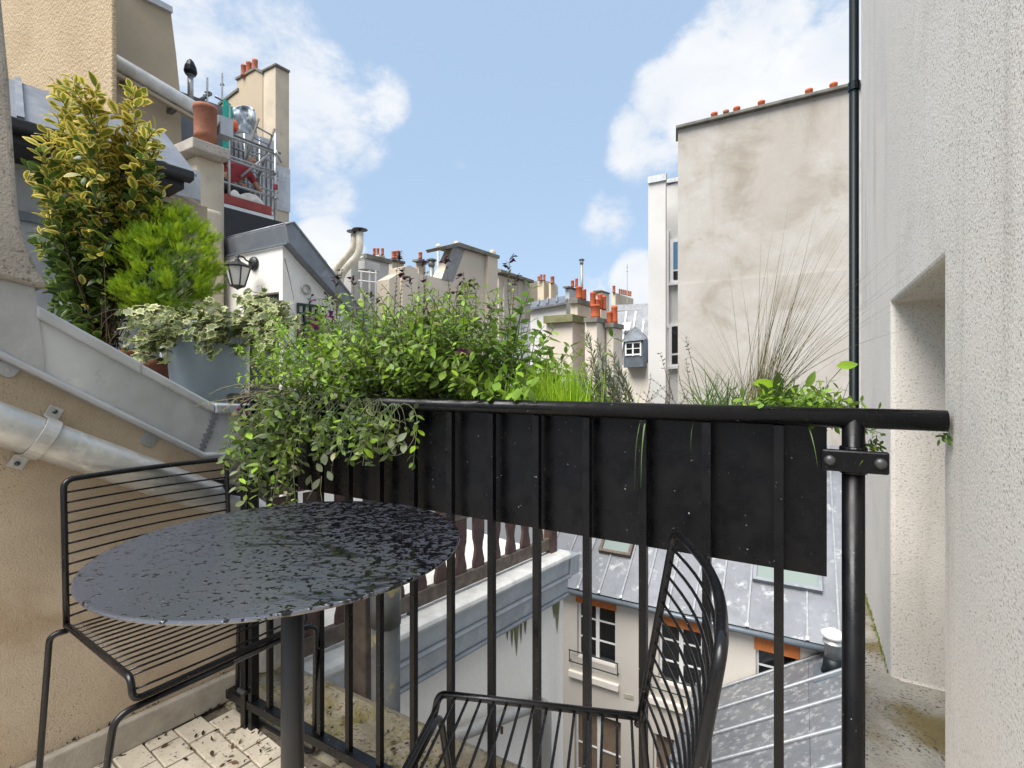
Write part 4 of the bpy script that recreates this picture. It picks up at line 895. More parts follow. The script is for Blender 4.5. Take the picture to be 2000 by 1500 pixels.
MB().prism([fc.at(1218, 1355, -.02), fc.at(1237, 1359, -.02), fc.at(1237, 1367, -.02), fc.at(1218, 1363, -.02)], fc.n*.02).build('wall_vent', 'plaque', CH)
RA = R(36); up_ = fc.n*math.cos(RA)+UP*math.sin(RA); rn = (UP*math.cos(RA)-fc.n*math.sin(RA))
e0 = fw(fs_(1060), ze+.03, -.28); LR = 7.0
rs = thing_roof = MB().prism([e0, fw(fs_(1760), ze+.03, -.28), fw(fs_(1760), ze+.03, -.28)+up_*LR, e0+up_*LR], rn*-.15).build('roof', 'fascia_black', CH)
tw_ = fs_(1760)-fs_(1060); npn = int(tw_/.66)
pan = mesh_of(MB().box((.33, LR/2, .012), (.63, 0, 0), (0, LR, 0), (0, 0, .02)), 'zinc_panel', 'zinc_roof'); sem = mesh_of(MB().box((0, LR/2, .035), (.045, 0, 0), (0, LR, 0), (0, 0, .05)), 'standing_seam', 'seam_zinc')
clp = mesh_of(MB().box((0, 0, .03), (.07, 0, 0), (0, .09, 0), (0, 0, .09)), 'seam_stop', 'zinc_trim')
for k in range(npn+1):
    share('zinc_panel', pan, CH, frame(e0+RD*.66*k, RD, up_, rn)); share('standing_seam', sem, CH, frame(e0+RD*.66*k, RD, up_, rn)); share('seam_stop', clp, CH, frame(e0+RD*.66*k+up_*.05, RD, up_, rn))
MB().tube([e0-up_*.04-UP*.07, fw(fs_(1760), ze-.04, -.32)], .075, 12).build('gutter', 'zinc_dark', CH, True)
for (x0, x1, y0, y1, gm, fmx) in ((1176, 1238, 1052, 1080, 'pane_green', 'wood_rail'), (1470, 1604, 1094, 1146, 'pane_green', 'zinc_slate')):
    c = hit((x0+x1)/2, (y0+y1)/2, e0, rn); wd = (hit(x1, (y0+y1)/2, e0, rn)-hit(x0, (y0+y1)/2, e0, rn)).dot(RD)*.94; hg = max(.7, (hit((x0+x1)/2, y0, e0, rn)-hit((x0+x1)/2, y1, e0, rn)).dot(up_))
    sk = MB(); 
    for sgn in (-1, 1): sk.box(c+RD*sgn*wd/2+rn*.09, RD*.09, up_*(hg+.09), rn*.16); sk.box(c+up_*sgn*hg/2+rn*.092, RD*(wd-.09), up_*.09, rn*.16)
    sko = sk.build('skylight', fmx, CH); MB().box(c+rn*.10, RD*(wd-.09), up_*(hg-.09), rn*.03).build('pane', gm, sko)
# lean-to roof in front of it
E1, E2 = fc.at(1397, 1349, -.06), fc.at(1640, 1268, -.06); ld = (E2-E1).normalized(); lnn = ld.cross(-fc.n); lnn = lnn if lnn.z > 0 else -lnn
LT = thing('lean_to_house', V((*E1.xy, -14)), 'low lean-to with mottled zinc panels and raised seams, bottom right', 'house')
tot = 6.2; nst = 9; stp = 1.02
for k in range(nst):
    a = E1-fc.n*(stp*k+.01); d_ = -fc.n*(stp-.02)
    for u0, u1 in ((0, 2.55), (2.56, tot)):
        MB().prism([a+ld*u0, a+ld*u1, a+ld*u1+d_, a+ld*u0+d_], lnn*-.05).build('zinc_panel', 'zinc_lean', LT)
    MB().tube([a-RD*.5+UP*.03, a+UP*.03, a+ld*tot+lnn*.03], .045, 8).build('standing_seam', 'seam_zinc', LT, True)
a = E1+UP*-.02; MB().prism([a-RD*.52, a-RD*.003, a-RD*.003-fc.n*stp*nst, a-RD*.52-fc.n*stp*nst], (0, 0, -.05)).build('valley_gutter', 'zinc_lean', LT)
w0 = E1-RD*.5+UP*-.08; MB().prism([w0, w0+RD*.45, E1+ld*tot-UP*.2, V((*(E1+ld*tot).xy, -14)), V((*w0.xy, -14))], -fc.n*stp*nst).build('wall', 'cream_facade', LT)
rfp = hit(1627, 1305, E1, lnn)
fl2 = thing('roof_flue', rfp, 'short silver flue with white cap on the lean-to roof', 'flue', 'metal flues')
MB().lathe(rfp-UP*.1, [(.24, 0), (.20, .15), (.19, .34)], 18).build('base', 'dark_pipe', fl2, True)
MB().lathe(rfp+UP*.24, [(.17, 0), (.17, .33), (.21, .34), (.21, .37), (.15, .38), (.15, .46)], 18).build('pipe', 'steel', fl2, True)
MB().lathe(rfp+UP*.70, [(.20, 0), (.22, .02), (.24, .10), (.10, .17), (.02, .18)], 18).build('cap', 'white_paint', fl2, True)
MB().box(rfp+lnn*.005, ld*.9, fc.n*.8, lnn*.03).build('flashing', 'zinc_dark', fl2)

# --- neighbouring lower terrace with zinc cornice and wooden balustrade
Pa, Pb = hz(690, 1262, -.6), hz(1102, 1074, -.6); qd = (Pb-Pa).normalized(); qn = V((qd.y, -qd.x, 0)); Pa = Pa-qd*1.3
TR = thing('lower_terrace', V((*((Pa+Pb)/2).xy, -14)), 'lower neighbouring terrace with cream wall and stepped zinc cornice', 'terrace')
def q3(base_, o, z): return base_+qn*o+UP*z
Lq = (Pb-Pa).length
bands = [('cap_roll', 'white_cap', [(-.12, .0), (.05, .0), (.085, -.02), (.09, -.05), (.07, -.075), (-.12, -.075)]), ('upper_fascia', 'zinc_parapet', [(-.1, -.076), (.062, -.076), (.052, -.215), (-.1, -.215)]),
         ('fold', 'seam_zinc', [(-.1, -.216), (.07, -.216), (.088, -.228), (.088, -.243), (.055, -.248), (-.1, -.248)]), ('lower_fascia', 'zinc_parapet', [(-.1, -.249), (.05, -.249), (.038, -.395), (-.1, -.395)]), ('drip_edge', 'seam_zinc', [(-.1, -.396), (.05, -.396), (.062, -.408), (.062, -.425), (-.1, -.425)])]
for nm, m_, pr in bands: MB().prism([q3(Pa, o, z) for o, z in pr], qd*Lq).build(nm, m_, TR, bevel=.006, seg=2)
MB().prism([q3(Pa, 0, -.426), q3(Pa, -4, -.426), q3(Pa, -4, -13.4), q3(Pa, 0, -13.4)], qd*(Lq-.02)).build('wall', 'cream_wall', TR)
MB().prism([q3(Pa, -.121, -.05), q3(Pa, -4, -.05), q3(Pa, -4, -.42), q3(Pa, -.121, -.42)], qd*(Lq-.02)).build('terrace_deck', 'white_cap', TR)
g0 = Pb+qd*.005; MB().prism([q3(g0, .07, -.06), q3(g0, .07, -.24), q3(g0, -.02, -.3), q3(g0, -.10, -.3), q3(g0, -.10, -.06)], qd*.16).build('rainwater_head', 'zinc_parapet', TR, bevel=.005)
ms = MB()                                                     # moss tongues under the drip edge
for t_, wd, hh in ((Lq-.12, .05, .34), (Lq-.17, .035, .18), (Lq-.72, .04, .3), (Lq-.78, .025, .2), (Lq-.60, .03, .16), (Lq-.84, .02, .12), (Lq-.66, .02, .22)):
    c = q3(Pa+qd*t_, .004, -.425); ms.add([c-qd*wd, c+qd*wd, c+qd*wd*.4-UP*hh*.6, c-UP*hh, c-qd*wd*.6-UP*hh*.5, c+qn*.012-UP*hh*.3], [(0, 1, 5), (1, 2, 5), (2, 3, 5), (3, 4, 5), (4, 0, 5)])
ms.build('moss_streak', 'slab_moss', TR)
BA = thing('wooden_balustrade', q3((Pa+Pb)/2, -.2, -.6+.6), 'brown wooden balustrade with wavy slats on the lower terrace', 'balustrade')
bo = -.075; br0, br1 = q3(Pa, bo, .085), q3(Pb-qd*.12, bo, .085)
MB().bar(br0, br1, .05, .11).build('bottom_rail', 'wood_rail', BA, bevel=.006); MB().bar(br0+UP*.52, br1+UP*.52, .04, .09).build('middle_rail', 'wood_rail', BA, bevel=.006); MB().bar(br0+UP*.95, br1+UP*.95, .08, .06).build('top_rail', 'wood_brown', BA)
pts = []; 
for t in [k/18 for k in range(19)]:
    wv = .058-.022*max(0, math.sin(t*math.pi*4-.6))**1.5; pts.append((wv, t*.84))
poly = [V((w_, 0, z)) for w_, z in pts]+[V((-w_, 0, z)) for w_, z in pts[::-1]]
slm = mesh_of(MB().prism(poly, (0, .028, 0)), 'slat', 'wood_brown')
n_sl = int((Lq-.2)/.2)
for k in range(n_sl+1): share('slat', slm, BA, frame(br0+qd*(.08+k*.2)+UP*.057+qn*.0-qn*.014, qd, V((-qn.x, -qn.y, 0))*-1, UP))
MB().box(br1+UP*.4, qd*.09, qn*.09, (0, 0, 1.1)).build('post', 'wood_brown', BA)
MB().lathe(br0.lerp(br1, .52)-UP*.085, [(.035, 0), (.03, -.03), (.01, -.04)], 10).build('foot', 'fascia_black', BA)
# pale house behind the balustrade
hb = VP(700, 6.4, LD); tag(MB().prism([V((*hb.at(520, HY).xy, -6)), V((*hb.at(1040, HY).xy, -6)), V((*(hb.at(1040, HY)-RD*2).xy, -6)), V((*(hb.at(520, HY)-RD*2).xy, -6))], (0, 0, 6.55)).build('pale_wall', 'white_building'), 'pale wall standing behind the wooden balustrade', 'wall')
# pipe along the cream wall
gw = lambda px, py, o: hit(px, py, q3(Pa, o, 0), qn)
gpv = thing('waste_pipe', gw(1066, 1500, .09), 'old grey waste pipe bending down the cream wall', 'pipe')
MB().tube(rounded([gw(800, 1470, .09), gw(1030, 1382, .09), gw(1066, 1372, .09), V((*gw(1066, 1372, .09).xy, -9))], .1, 5), .052, 16).build('pipe', 'galvanised_old', gpv, True)
MB().tube([gw(1040, 1378, .09), gw(1052, 1375, .09)], .06, 16).build('collar', 'galvanised_old', gpv, True)
MB().lathe(gw(980, 1420, .1), [(.012, 0), (.012, -.05)], 8).build('bracket', 'wood_brown', gpv)
# zinc downpipe and brown gatepost at the ledge's left end
zc_ = F(.24, .34, 0); ZP = thing('rain_leader', V((zc_.x, zc_.y, -2)), 'thick grey zinc rain leader with yellow lichen behind the table leg', 'pipe')
MB().tube([V((zc_.x, zc_.y, -3)), V((zc_.x, zc_.y, .36))], .048, 20).build('pipe', 'zinc_lichen', ZP, True); MB().tube([V((zc_.x, zc_.y, .22)), V((zc_.x, zc_.y, .36))], .051, 20).build('collar', 'zinc_lichen', ZP, True)
gp_ = F(.10, .36, 0); tag(MB().box((gp_.x, gp_.y, -.6), RD*.11, ND*.06, (0, 0, 2.0)).build('weathered_post', 'wood_rail', bevel=.008), 'weathered brown post between table leg and rain leader', 'post')
# ================================================================== PLANTS
def tmpl(shape='oval', W=.45, n=4, fold=.18, curl=.12, base=.06):
    vs, ed, fs = [], [], []
    if shape == 'ivy':
        out = [(0, -.08), (.22, -.12), (.30, .10), (.55, .12), (.30, .36), (.40, .62), (.16, .62), (0, 1.02), (-.16, .62), (-.40, .62), (-.30, .36), (-.55, .12), (-.30, .10), (-.22, -.12)]
        vs = [(0, .32, .06)]+[(x, y, -.10*(x*x+(y-.3)**2)) for x, y in out]; ed = [0]+[1]*len(out); m = len(out)
        fs = [(0, 1+i, 1+(i+1) % m, 1+(i+2) % m) for i in range(0, m, 2)]
    elif shape == 'spray':
        def q(a, b, w):
            d = np.array(b)-np.array(a); s = np.array((-d[1], d[0], 0)); s = s/(np.linalg.norm(s)+1e-9)*w; k = len(vs)
            vs.extend([tuple(np.array(a)-s), tuple(np.array(a)+s), tuple(np.array(b)+s*.3), tuple(np.array(b)-s*.3)]); ed.extend([0, 0, 1, 1]); fs.append((k, k+1, k+2, k+3))
        q((0, 0, 0), (0, 1, .05), .035)
        for t in (.18, .36, .54, .72, .86):
            for sg in (-1, 1):
                l = .46*(1.05-t*.75); z = .05*t+random.uniform(-.05, .05); q((0, t, .05*t), (sg*l*.72, t+l*.8, z+random.uniform(-.06, .06)), .03)
    elif shape == 'flower':
        vs = [(-.12, 0, 0), (.12, 0, 0), (.2, .55, .1), (-.2, .55, .1), (-.42, .95, -.12), (.42, .95, -.12), (.05, 0, .1), (-.05, 0, .1), (-.12, .8, .34), (.12, .8, .34)]; ed = [0, 0, .6, .6, 1, 1, 0, 0, 1, 1]
        fs = [(0, 1, 2, 3), (3, 2, 5, 4), (7, 6, 9, 8)]
    else:
        pw = {'oval': .85, 'obov': 1.25, 'lance': .8}[shape]
        for i in range(n+1):
            t = i/n; w = W*max(.5*base, .5*math.sin(math.pi*(.04+.94*t)**pw)**(.8 if shape != 'lance' else 1.)); z = -curl*t*t
            vs += [(-w, t, z+fold*w), (0, t, z), (w, t, z+fold*w)]; ed += [1, 0 if i < n else .8, 1]
        for i in range(n): k = i*3; fs += [(k, k+1, k+4, k+3), (k+1, k+2, k+5, k+4)]
    return np.array(vs, float), np.array(fs, int), np.array(ed, float)
def arr_mesh(name, vs, fs, attrs, mat, smooth=True):
    me = bpy.data.meshes.new(name); me.vertices.add(len(vs)); me.vertices.foreach_set('co', np.asarray(vs, np.float32).ravel())
    k = fs.shape[1]; me.loops.add(fs.size); me.loops.foreach_set('vertex_index', fs.ravel().astype(np.int32)); me.polygons.add(len(fs))
    me.polygons.foreach_set('loop_start', np.arange(0, fs.size, k, dtype=np.int32)); me.polygons.foreach_set('loop_total', np.full(len(fs), k, dtype=np.int32))
    for an, av in attrs.items(): me.attributes.new(an, 'FLOAT', 'POINT').data.foreach_set('value', np.asarray(av, np.float32))
    me.update(calc_edges=True); finish(me, mat, smooth); me.validate(); return me
def mtx(pos, d, up, size, wid=1.):
    d = V(d).normalized(); u = V(up)-d*V(up).dot(d)
    if u.length < 1e-4: u = V((1, 0, .3))-d*V((1, 0, .3)).dot(d)
    u.normalize(); x = d.cross(u); return np.array(frame(pos, x*size*wid, d*size, u*size))
def emit(root, tm_list, mats, items, n_obj=0, part='leaf'):
    """items: (matrix, template, material). The n_obj nearest become leaf objects, the rest one mass of foliage"""
    off = np.array(top_of(root).location); cam_ = np.array(CAM)
    items = sorted(items, key=lambda it: np.linalg.norm(it[0][:3, 3]-cam_)) if n_obj else items
    cache = {}
    for it in items[:n_obj]:
        key = (it[1], it[2], random.randrange(5))
        if key not in cache:
            vs, fs, ed = tm_list[it[1]]; cache[key] = arr_mesh(part, vs, fs, {'edge': ed, 'rnd': np.full(len(vs), key[2]/4)}, mats[it[2]])
        share(part, cache[key], root, Matrix(it[0].tolist()))
    groups = {}
    for it in items[n_obj:]: groups.setdefault((it[1], it[2]), []).append(it[0])
    bym = {}
    for (t, m), ms in groups.items():
        vs, fs, ed = tm_list[t]; M = np.array(ms); k = len(ms); h = np.concatenate([vs, np.ones((len(vs), 1))], 1)
        w_ = np.einsum('kij,vj->kvi', M, h)[:, :, :3].reshape(-1, 3)-off
        f_ = (fs[None]+(np.arange(k)*len(vs))[:, None, None]).reshape(-1, fs.shape[1])
        bym.setdefault(m, []).append((w_, f_, np.tile(ed, k), np.repeat(rng.random(k), len(vs))))
    for m, parts in bym.items():
        o = 0; W_s, F_s, E_s, R_s = [], [], [], []
        for w_, f_, e_, r_ in parts: W_s.append(w_); F_s.append(f_+o); E_s.append(e_); R_s.append(r_); o += len(w_)
        me = arr_mesh('foliage', np.concatenate(W_s), np.concatenate(F_s), {'edge': np.concatenate(E_s), 'rnd': np.concatenate(R_s)}, mats[m])
        ob = bpy.data.objects.new('foliage', me); COL.objects.link(ob); ob.parent = root; ob['kind'] = 'stuff'
def rvec(s=1.): return V((random.gauss(0, s), random.gauss(0, s), random.gauss(0, s)))
def curve(p0, d, length, drop=0., wob=.0, n=7):
    """stem: starts along d, sags by drop, wanders by wob"""
    p = V(p0); d = V(d).normalized(); out = [p.copy()]; st = length/(n-1)
    for i in range(n-1):
        d = (d+rvec(wob)-UP*drop/(n-1)).normalized(); p = p+d*st; out.append(p.copy())
    return out
def along(path, spacing, start=0.):
    acc = start; res = []
    for a, b in zip(path, path[1:]):
        l = (b-a).length; t = acc
        while t < l: res.append((a.lerp(b, t/l), (b-a).normalized())); t += spacing
        acc = t-l
    return res
def leaves_on(path, spacing, size, items, tms, mats_p, ang=(50, 80), start=.01, whorl=2, up=.7, grow=.35):
    ph = random.uniform(0, 6.28); pts = along(path, spacing, start); m = max(1, len(pts))
    for i, (p, t) in enumerate(pts):
        ph += 1.57 if whorl == 2 else 2.4
        x = t.cross(UP if abs(t.z) < .95 else V((1, 0, 0))).normalized(); y = t.cross(x)
        for k in range(whorl):
            a = ph+math.pi*2*k/whorl+random.uniform(-.3, .3); q = x*math.cos(a)+y*math.sin(a); an = R(random.uniform(*ang))
            d = t*math.cos(an)+q*math.sin(an); d.z += random.uniform(-.15, .1); s = size*random.uniform(.65, 1.15)*(1-grow*abs(i/m-.45))
            items.append((mtx(p+d*s*.1, d, UP*up+t*.3+rvec(.35), s, random.uniform(.85, 1.15)), random.choice(tms), mats_p() if callable(mats_p) else mats_p))
def stems_part(root, paths, r, mat='stem_green', name='stem', n=4):
    m = MB()
    for p in paths: m.tube(p, [r*(1-.6*i/(len(p)-1)) for i in range(len(p))], n, False)
    return tag(m.build(name+'s' if len(paths) > 1 else name, mat, root, True), kind='stuff') if len(paths) > 1 else m.build(name, mat, root, True)
def rpick(*pairs):
    def f():
        x = random.random()
        for v, p in pairs:
            x -= p
            if x <= 0: return v
        return pairs[-1][0]
    return f
TL = [tmpl('obov', .54, 4, .15, .12), tmpl('obov', .42, 4, .25, .3), tmpl('oval', .44, 4, .2, .08)]

# --- salvia spilling over the left half of the flower box
sv = thing('salvia_bush', F(.38, .14, .96), 'large green salvia spilling over the left half of the flower box', 'shrub', 'plants in the flower box')
items, paths = [], []
def near(s):                                                 # outline of the bush top along the box
    return max(.05, .27*min(1, (s+.10)/.32))
for k in range(340):
    s = random.uniform(.13, .80); h = near(s)*random.uniform(.6, 1.15); d = UP*1.0+RD*(random.gauss(0, .33)+max(0, .2-s)*2)+ND*random.gauss(-.2, .4)
    p = curve(F(s, random.uniform(.05, .24), .965), d, h+.05, random.uniform(.0, .8), .12); paths.append(p)
    hi_ = random.random() < .6
    if s < .36 and random.random() < .75: leaves_on(p, .012, random.choice((.013, .017, .02)), items, (1, 2), rpick((4, .7), (2, .2), (3, .1)), start=.03)
    else: leaves_on(p, .0165, random.choice((.016, .022, .026, .03)), items, (0, 1, 2), rpick((0, .48), (2, .36), (1, .12), (3, .04)), start=.03)
for k in range(105):                                         # stems that hang over the handrail
    s = random.uniform(.19, .64); L_ = random.uniform(.18, .34)*(1.12 if .08 < s < .34 else .68); 
    p = curve(F(s, random.uniform(.02, .06), .985), -ND*1.0+UP*random.uniform(.5, 1.1)+RD*(random.gauss(.05, .25)+max(0, .3-s)*1.5), L_, random.uniform(2.4, 3.6), .10, 9)
    q = []
    for v in p:
        n_ = (v-O0).dot(ND)
        if v.z < 1.012 and n_ > -.028: v = v-ND*(n_+.028)
        q.append(v)
    paths.append(q); leaves_on(q, .0185, random.choice((.016, .022, .027, .032)), items, (0, 1, 2), rpick((1, .42), (0, .4), (2, .14), (3, .04)), start=.05)
for px, y, sz in ((632, 884, .036), (618, 905, .03), (655, 872, .03), (770, 850, .034), (795, 845, .03), (625, 935, .033), (607, 928, .028), (690, 800, .03), (745, 820, .03), (640, 920, .03), (790, 862, .03), (765, 870, .026)):
    c = P(px, y, 1803/(px+697)*.955); items.append((mtx(c, V((random.gauss(0, .6), -.5, -.6)), V((0, -1, .6)), sz), 0, 1))
emit(sv, TL, ['leaf_salvia', 'leaf_grey', 'leaf_bright', 'leaf_straw', 'leaf_lime'], items, 290)
# airy pale twigs on the left, dry hanging twig
tw2 = []; it2 = []
for k in range(46):
    p = curve(F(random.uniform(.10, .3), random.uniform(-.03, .1), .99), V((random.gauss(-.15, .45), -.4, random.uniform(-.5, .9))), random.uniform(.1, .24), random.uniform(.2, 2.), .16); tw2.append(p); leaves_on(p, .02, .013, it2, (2,), 0, start=.02)
tw2.append(rounded([P(742, 878, 1.19), P(770, 893, 1.18), P(795, 880, 1.17), P(812, 850, 1.17), P(806, 836, 1.19)], .02)); tw2.append(rounded([P(684, 830, 1.24), P(705, 850, 1.23), P(745, 850, 1.22), P(770, 842, 1.2)], .02))
tw2.append([P(628, 930, 1.3), P(626, 960, 1.3), P(630, 985, 1.3)]); tw2.append([P(606, 930, 1.32), P(612, 955, 1.3), P(600, 975, 1.31)])
stems_part(sv, paths, .0016); stems_part(sv, tw2, .0011, 'straw', 'dry_twig'); emit(sv, TL, ['blade_olive'], it2)
fl_items, fl_paths, FT = [], [], [tmpl('flower'), tmpl('oval', .5, 3, .2, .0)]
for px, y, ln in ((668, 525, .9), (690, 540, .8), (722, 565, .7), (735, 580, .6), (778, 492, 1.1), (790, 520, .9), (800, 540, .8), (825, 508, 1.), (835, 530, .9), (868, 500, 1.), (905, 530, .9), (893, 560, .7), (925, 540, .8), (960, 600, .5), (996, 505, .9), (1008, 540, .6), (640, 575, .6), (600, 610, .5), (655, 545, .7)):
    Y = 1803/(px+697)*1.09; a = P(px-random.uniform(-8, 14), y+150*ln, Y); b = P(px, y, Y); m = a.lerp(b, .5)+rvec(.006); pth = rounded([a, m, b], .05, 4); fl_paths.append(pth)
    for p, t in along(pth, .011, .04):
        for sg in (-1, 1): fl_items.append((mtx(p, RD*sg*.8+UP*.6+rvec(.2), UP+rvec(.3), random.uniform(.007, .010)), 1, 2))
    for k in range(random.choice((3, 4, 5))): fl_items.append((mtx(b-UP*random.uniform(0, .03), RD*random.choice((-1, 1))*.9+UP*.25+rvec(.25), UP+rvec(.3), random.uniform(.014, .02)), 0, 0))
for px, y in ((618, 587), (632, 617), (642, 620), (612, 620), (622, 645), (570, 675), (567, 683), (545, 905), (578, 645), (905, 685), (908, 690), (700, 602), (830, 600), (480, 775), (484, 805), (470, 792)):
    c = P(px, y, 1803/(px+697)*.97 if px > 500 else 1.47)
    for q in range(2): fl_items.append((mtx(c+rvec(.003), rvec(1.)+V((0, -.5, 0)), UP+rvec(.4), random.uniform(.015, .021)), 0, 1))
emit(sv, FT, ['flower_dark', 'flower_purple', 'blade_olive'], fl_items, 0, 'flower'); stems_part(sv, fl_paths, .0012, 'bark', 'flower_stem')

# --- broad-leaved bush in the middle of the box
og = thing('oregano_bush', F(.84, .14, .96), 'fresh green leafy bush in the middle of the flower box', 'shrub', 'plants in the flower box')
items, paths = [], []
for k in range(120):
    s = random.uniform(.60, .93); h = random.uniform(.12, .27); d = UP+RD*random.gauss(0.05, .35)+ND*random.gauss(-.05, .4)
    p = curve(F(s, random.uniform(.06, .23), .965), d, h, random.uniform(0, .5), .12); paths.append(p); leaves_on(p, .024, .033, items, (2, 0), rpick((0, .6), (1, .4)), start=.03)
for px, y in ((1030, 560), (1028, 590), (1045, 650), (1010, 620)):
    p = curve(P(px-30, y+130, 1.15), P(px, y, 1.12)-P(px-30, y+130, 1.15), .16, 0, .05); paths.append(p); leaves_on(p, .02, .032, items, (2, 0), 0)
emit(og, TL, ['leaf_oregano', 'leaf_bright'], items, 240); stems_part(og, paths, .0016)
def blades(root, specs, mat, name='foliage', seg=6):
    """specs: base, direction, length, droop, width"""
    vs, fs, ed, rn_ = [], [], [], []; off = top_of(root).location
    for b, d, ln, dr, wd in specs:
        p = V(b); d = V(d).normalized(); r = random.random(); k0 = len(vs); side = d.cross(V((0, 1, 0))+rvec(.3)).normalized()
        for i in range(seg+1):
            w_ = wd*(1-(i/seg)**1.6*.92)/2; vs += [p-side*w_-off, p+side*w_-off]; ed += [0, 1]; rn_ += [r, r]
            d = (d-UP*dr/seg+rvec(.012)).normalized(); p = p+d*ln/seg
        fs += [(k0+2*i, k0+2*i+1, k0+2*i+3, k0+2*i+2) for i in range(seg)]
    me = arr_mesh(name, np.array([tuple(v) for v in vs]), np.array(fs), {'edge': ed, 'rnd': rn_}, mat); o = bpy.data.objects.new(name, me); COL.objects.link(o); o.parent = root; o['kind'] = 'stuff'; return o
gt = thing('grass_tuft', F(.99, .13, .96), 'bright green grass tuft in the flower box', 'grass', 'plants in the flower box')
blades(gt, [(F(random.gauss(.985, .05), random.uniform(.035, .20), .975), UP+RD*random.gauss(.02, .22)+ND*random.gauss(-.05, .2), random.uniform(.06, .12), random.uniform(0, .7), random.uniform(.0016, .0028)) for k in range(620)]
       + [(F(random.gauss(.80, .02), random.uniform(.03, .08), .97), UP+RD*random.gauss(.1, .3)-ND*.2, random.uniform(.05, .1), .3, .002) for k in range(50)], 'leaf_grass')
rm = thing('rosemary', F(1.11, .13, .96), 'upright grey green rosemary sprigs in the flower box', 'herb', 'plants in the flower box')
items, paths = [], []; NT = [tmpl('lance', .2, 2, .1, .1)]
for px, y in ((1144, 652), (1168, 668), (1152, 700), (1182, 700), (1137, 715), (1195, 690), (1205, 712), (1176, 720), (1215, 730), (1130, 735), (1160, 725), (1190, 740)):
    Y = 1803/(px+697)*1.12; b = P(px, y, Y); a = F((1.528-1803/(px+697))/.5+random.uniform(-.01, .01), .12, .965); p = rounded([a, a.lerp(b, .5)+rvec(.004), b], .04, 4); paths.append(p)
    leaves_on(p, .0042, .019, items, (0,), 0, ang=(25, 60), whorl=3, start=.005, grow=.2)
emit(rm, NT, ['leaf_rosemary'], items); stems_part(rm, paths, .0014, 'bark')
ty = thing('thyme', F(1.24, .13, .96), 'wispy brown thyme twigs right of the rosemary', 'herb', 'plants in the flower box')
items, paths = [], []; ST = [tmpl('oval', .6, 2, .1, 0)]
for k in range(46):
    p = curve(F(random.gauss(1.22, .06), random.uniform(.05, .2), .968), UP*random.uniform(.3, 1.)+RD*random.gauss(.1, .7)+ND*random.gauss(-.1, .4), random.uniform(.05, .12), random.uniform(0, 1.2), .15); paths.append(p); leaves_on(p, .009, .0055, items, (0,), rpick((0, .7), (1, .3)), start=.02)
for px, y in ((1345, 660), (1290, 690), (1330, 700)):
    p = curve(P(px+25, 780, .99), P(px, y, .97)-P(px+25, 780, .99), .13*(780-y)/120, 0, .03); paths.append(p); leaves_on(p[4:], .008, .008, items, (0,), 1, start=.0)
emit(ty, ST, ['leaf_rosemary', 'bark'], items); stems_part(ty, paths, .0008, 'bark')
cv = thing('chive_clump', F(1.32, .12, .96), 'arching dark green chive blades right of the thyme', 'herb', 'plants in the flower box')
sp = [(F(random.gauss(1.33, .035), random.uniform(.05, .2), .965), UP+RD*random.gauss(.05, .35)+ND*random.gauss(0, .25), random.uniform(.05, .13), random.uniform(.1, .9), random.uniform(.0018, .003)) for k in range(95)]
sp += [(F(1.36, .09, .968), UP*.9-RD*.55, .19, 2.3, .0045), (F(1.355, .10, .968), UP*.8-RD*.62, .16, 2.4, .0045), (F(1.35, .11, .968), UP*.75-RD*.5, .13, 1.5, .004), (F(1.34, .1, .968), UP*.7-RD*.7, .12, 2., .004), (F(1.345, .08, .968), UP-RD*.25, .15, 1.2, .004)]
sp += [(F(1.21, .03, .985), -ND*.8+UP*.5-RD*.08, .17, 5.5, .003), (F(1.215, .03, .985), -ND*.8+UP*.4, .16, 5., .003), (F(1.30, .03, .985), -ND*.8+UP*.1-RD*.2, .075, 4, .003), (F(1.46, .03, .985), -ND*.9+UP*.1+RD*.4, .10, 2.2, .0022), (F(1.535, .03, .985), -ND*.8+UP*.2+RD*.3, .10, 5., .002)]
blades(cv, sp, 'leaf_chive', seg=10)
fg = thing('feather_grass', F(1.40, .14, .96), 'tall wispy feather grass fanning out before the tall wall', 'grass', 'plants in the flower box')
sp = []
for k in range(90):
    a = random.gauss(.30, .17); ln = random.uniform(.2, .43)*(1-.18*abs(a)); sp.append((F(random.gauss(1.385, .012), random.gauss(.14, .02), .965), UP*math.cos(a)+RD*math.sin(a)+ND*random.gauss(0, .12), ln, random.uniform(0, .45)+abs(a)*.5, random.uniform(.0006, .0014)))
for k in range(16):
    a = random.uniform(-.75, -.1); sp.append((F(1.385, .14, .965), UP*math.cos(a)+RD*math.sin(a), random.uniform(.15, .3), random.uniform(.2, .6), .0006))
blades(fg, sp, 'blade_olive', seg=9)
blades(fg, [(F(random.gauss(1.39, .012), random.gauss(.13, .02), .965), UP+RD*random.gauss(.15, .12), random.uniform(.06, .16), .1, .0014) for k in range(60)], 'leaf_straw')
hb_ = thing('parsley', F(1.45, .13, .96), 'low bright green leafy herbs at the right end of the box', 'herb', 'plants in the flower box')
items, paths = [], []
for k in range(150):
    s = random.uniform(1.37, 1.51); p = curve(F(s, random.uniform(.03, .2), .965), UP+RD*random.gauss(.15, .5)+ND*random.gauss(-.1, .4), random.uniform(.03, .095), .5, .15, 5); paths.append(p); leaves_on(p, .0115, .018, items, (2, 0), rpick((0, .6), (1, .4)), start=.012)
for k in range(9):
    p = curve(F(1.50, random.uniform(.03, .12), .972), RD*.9+UP*random.uniform(.1, .6), random.uniform(.05, .085), .9, .1, 5); paths.append(p); leaves_on(p, .012, .016, items, (2,), rpick((0, .5), (1, .5)), start=.01)
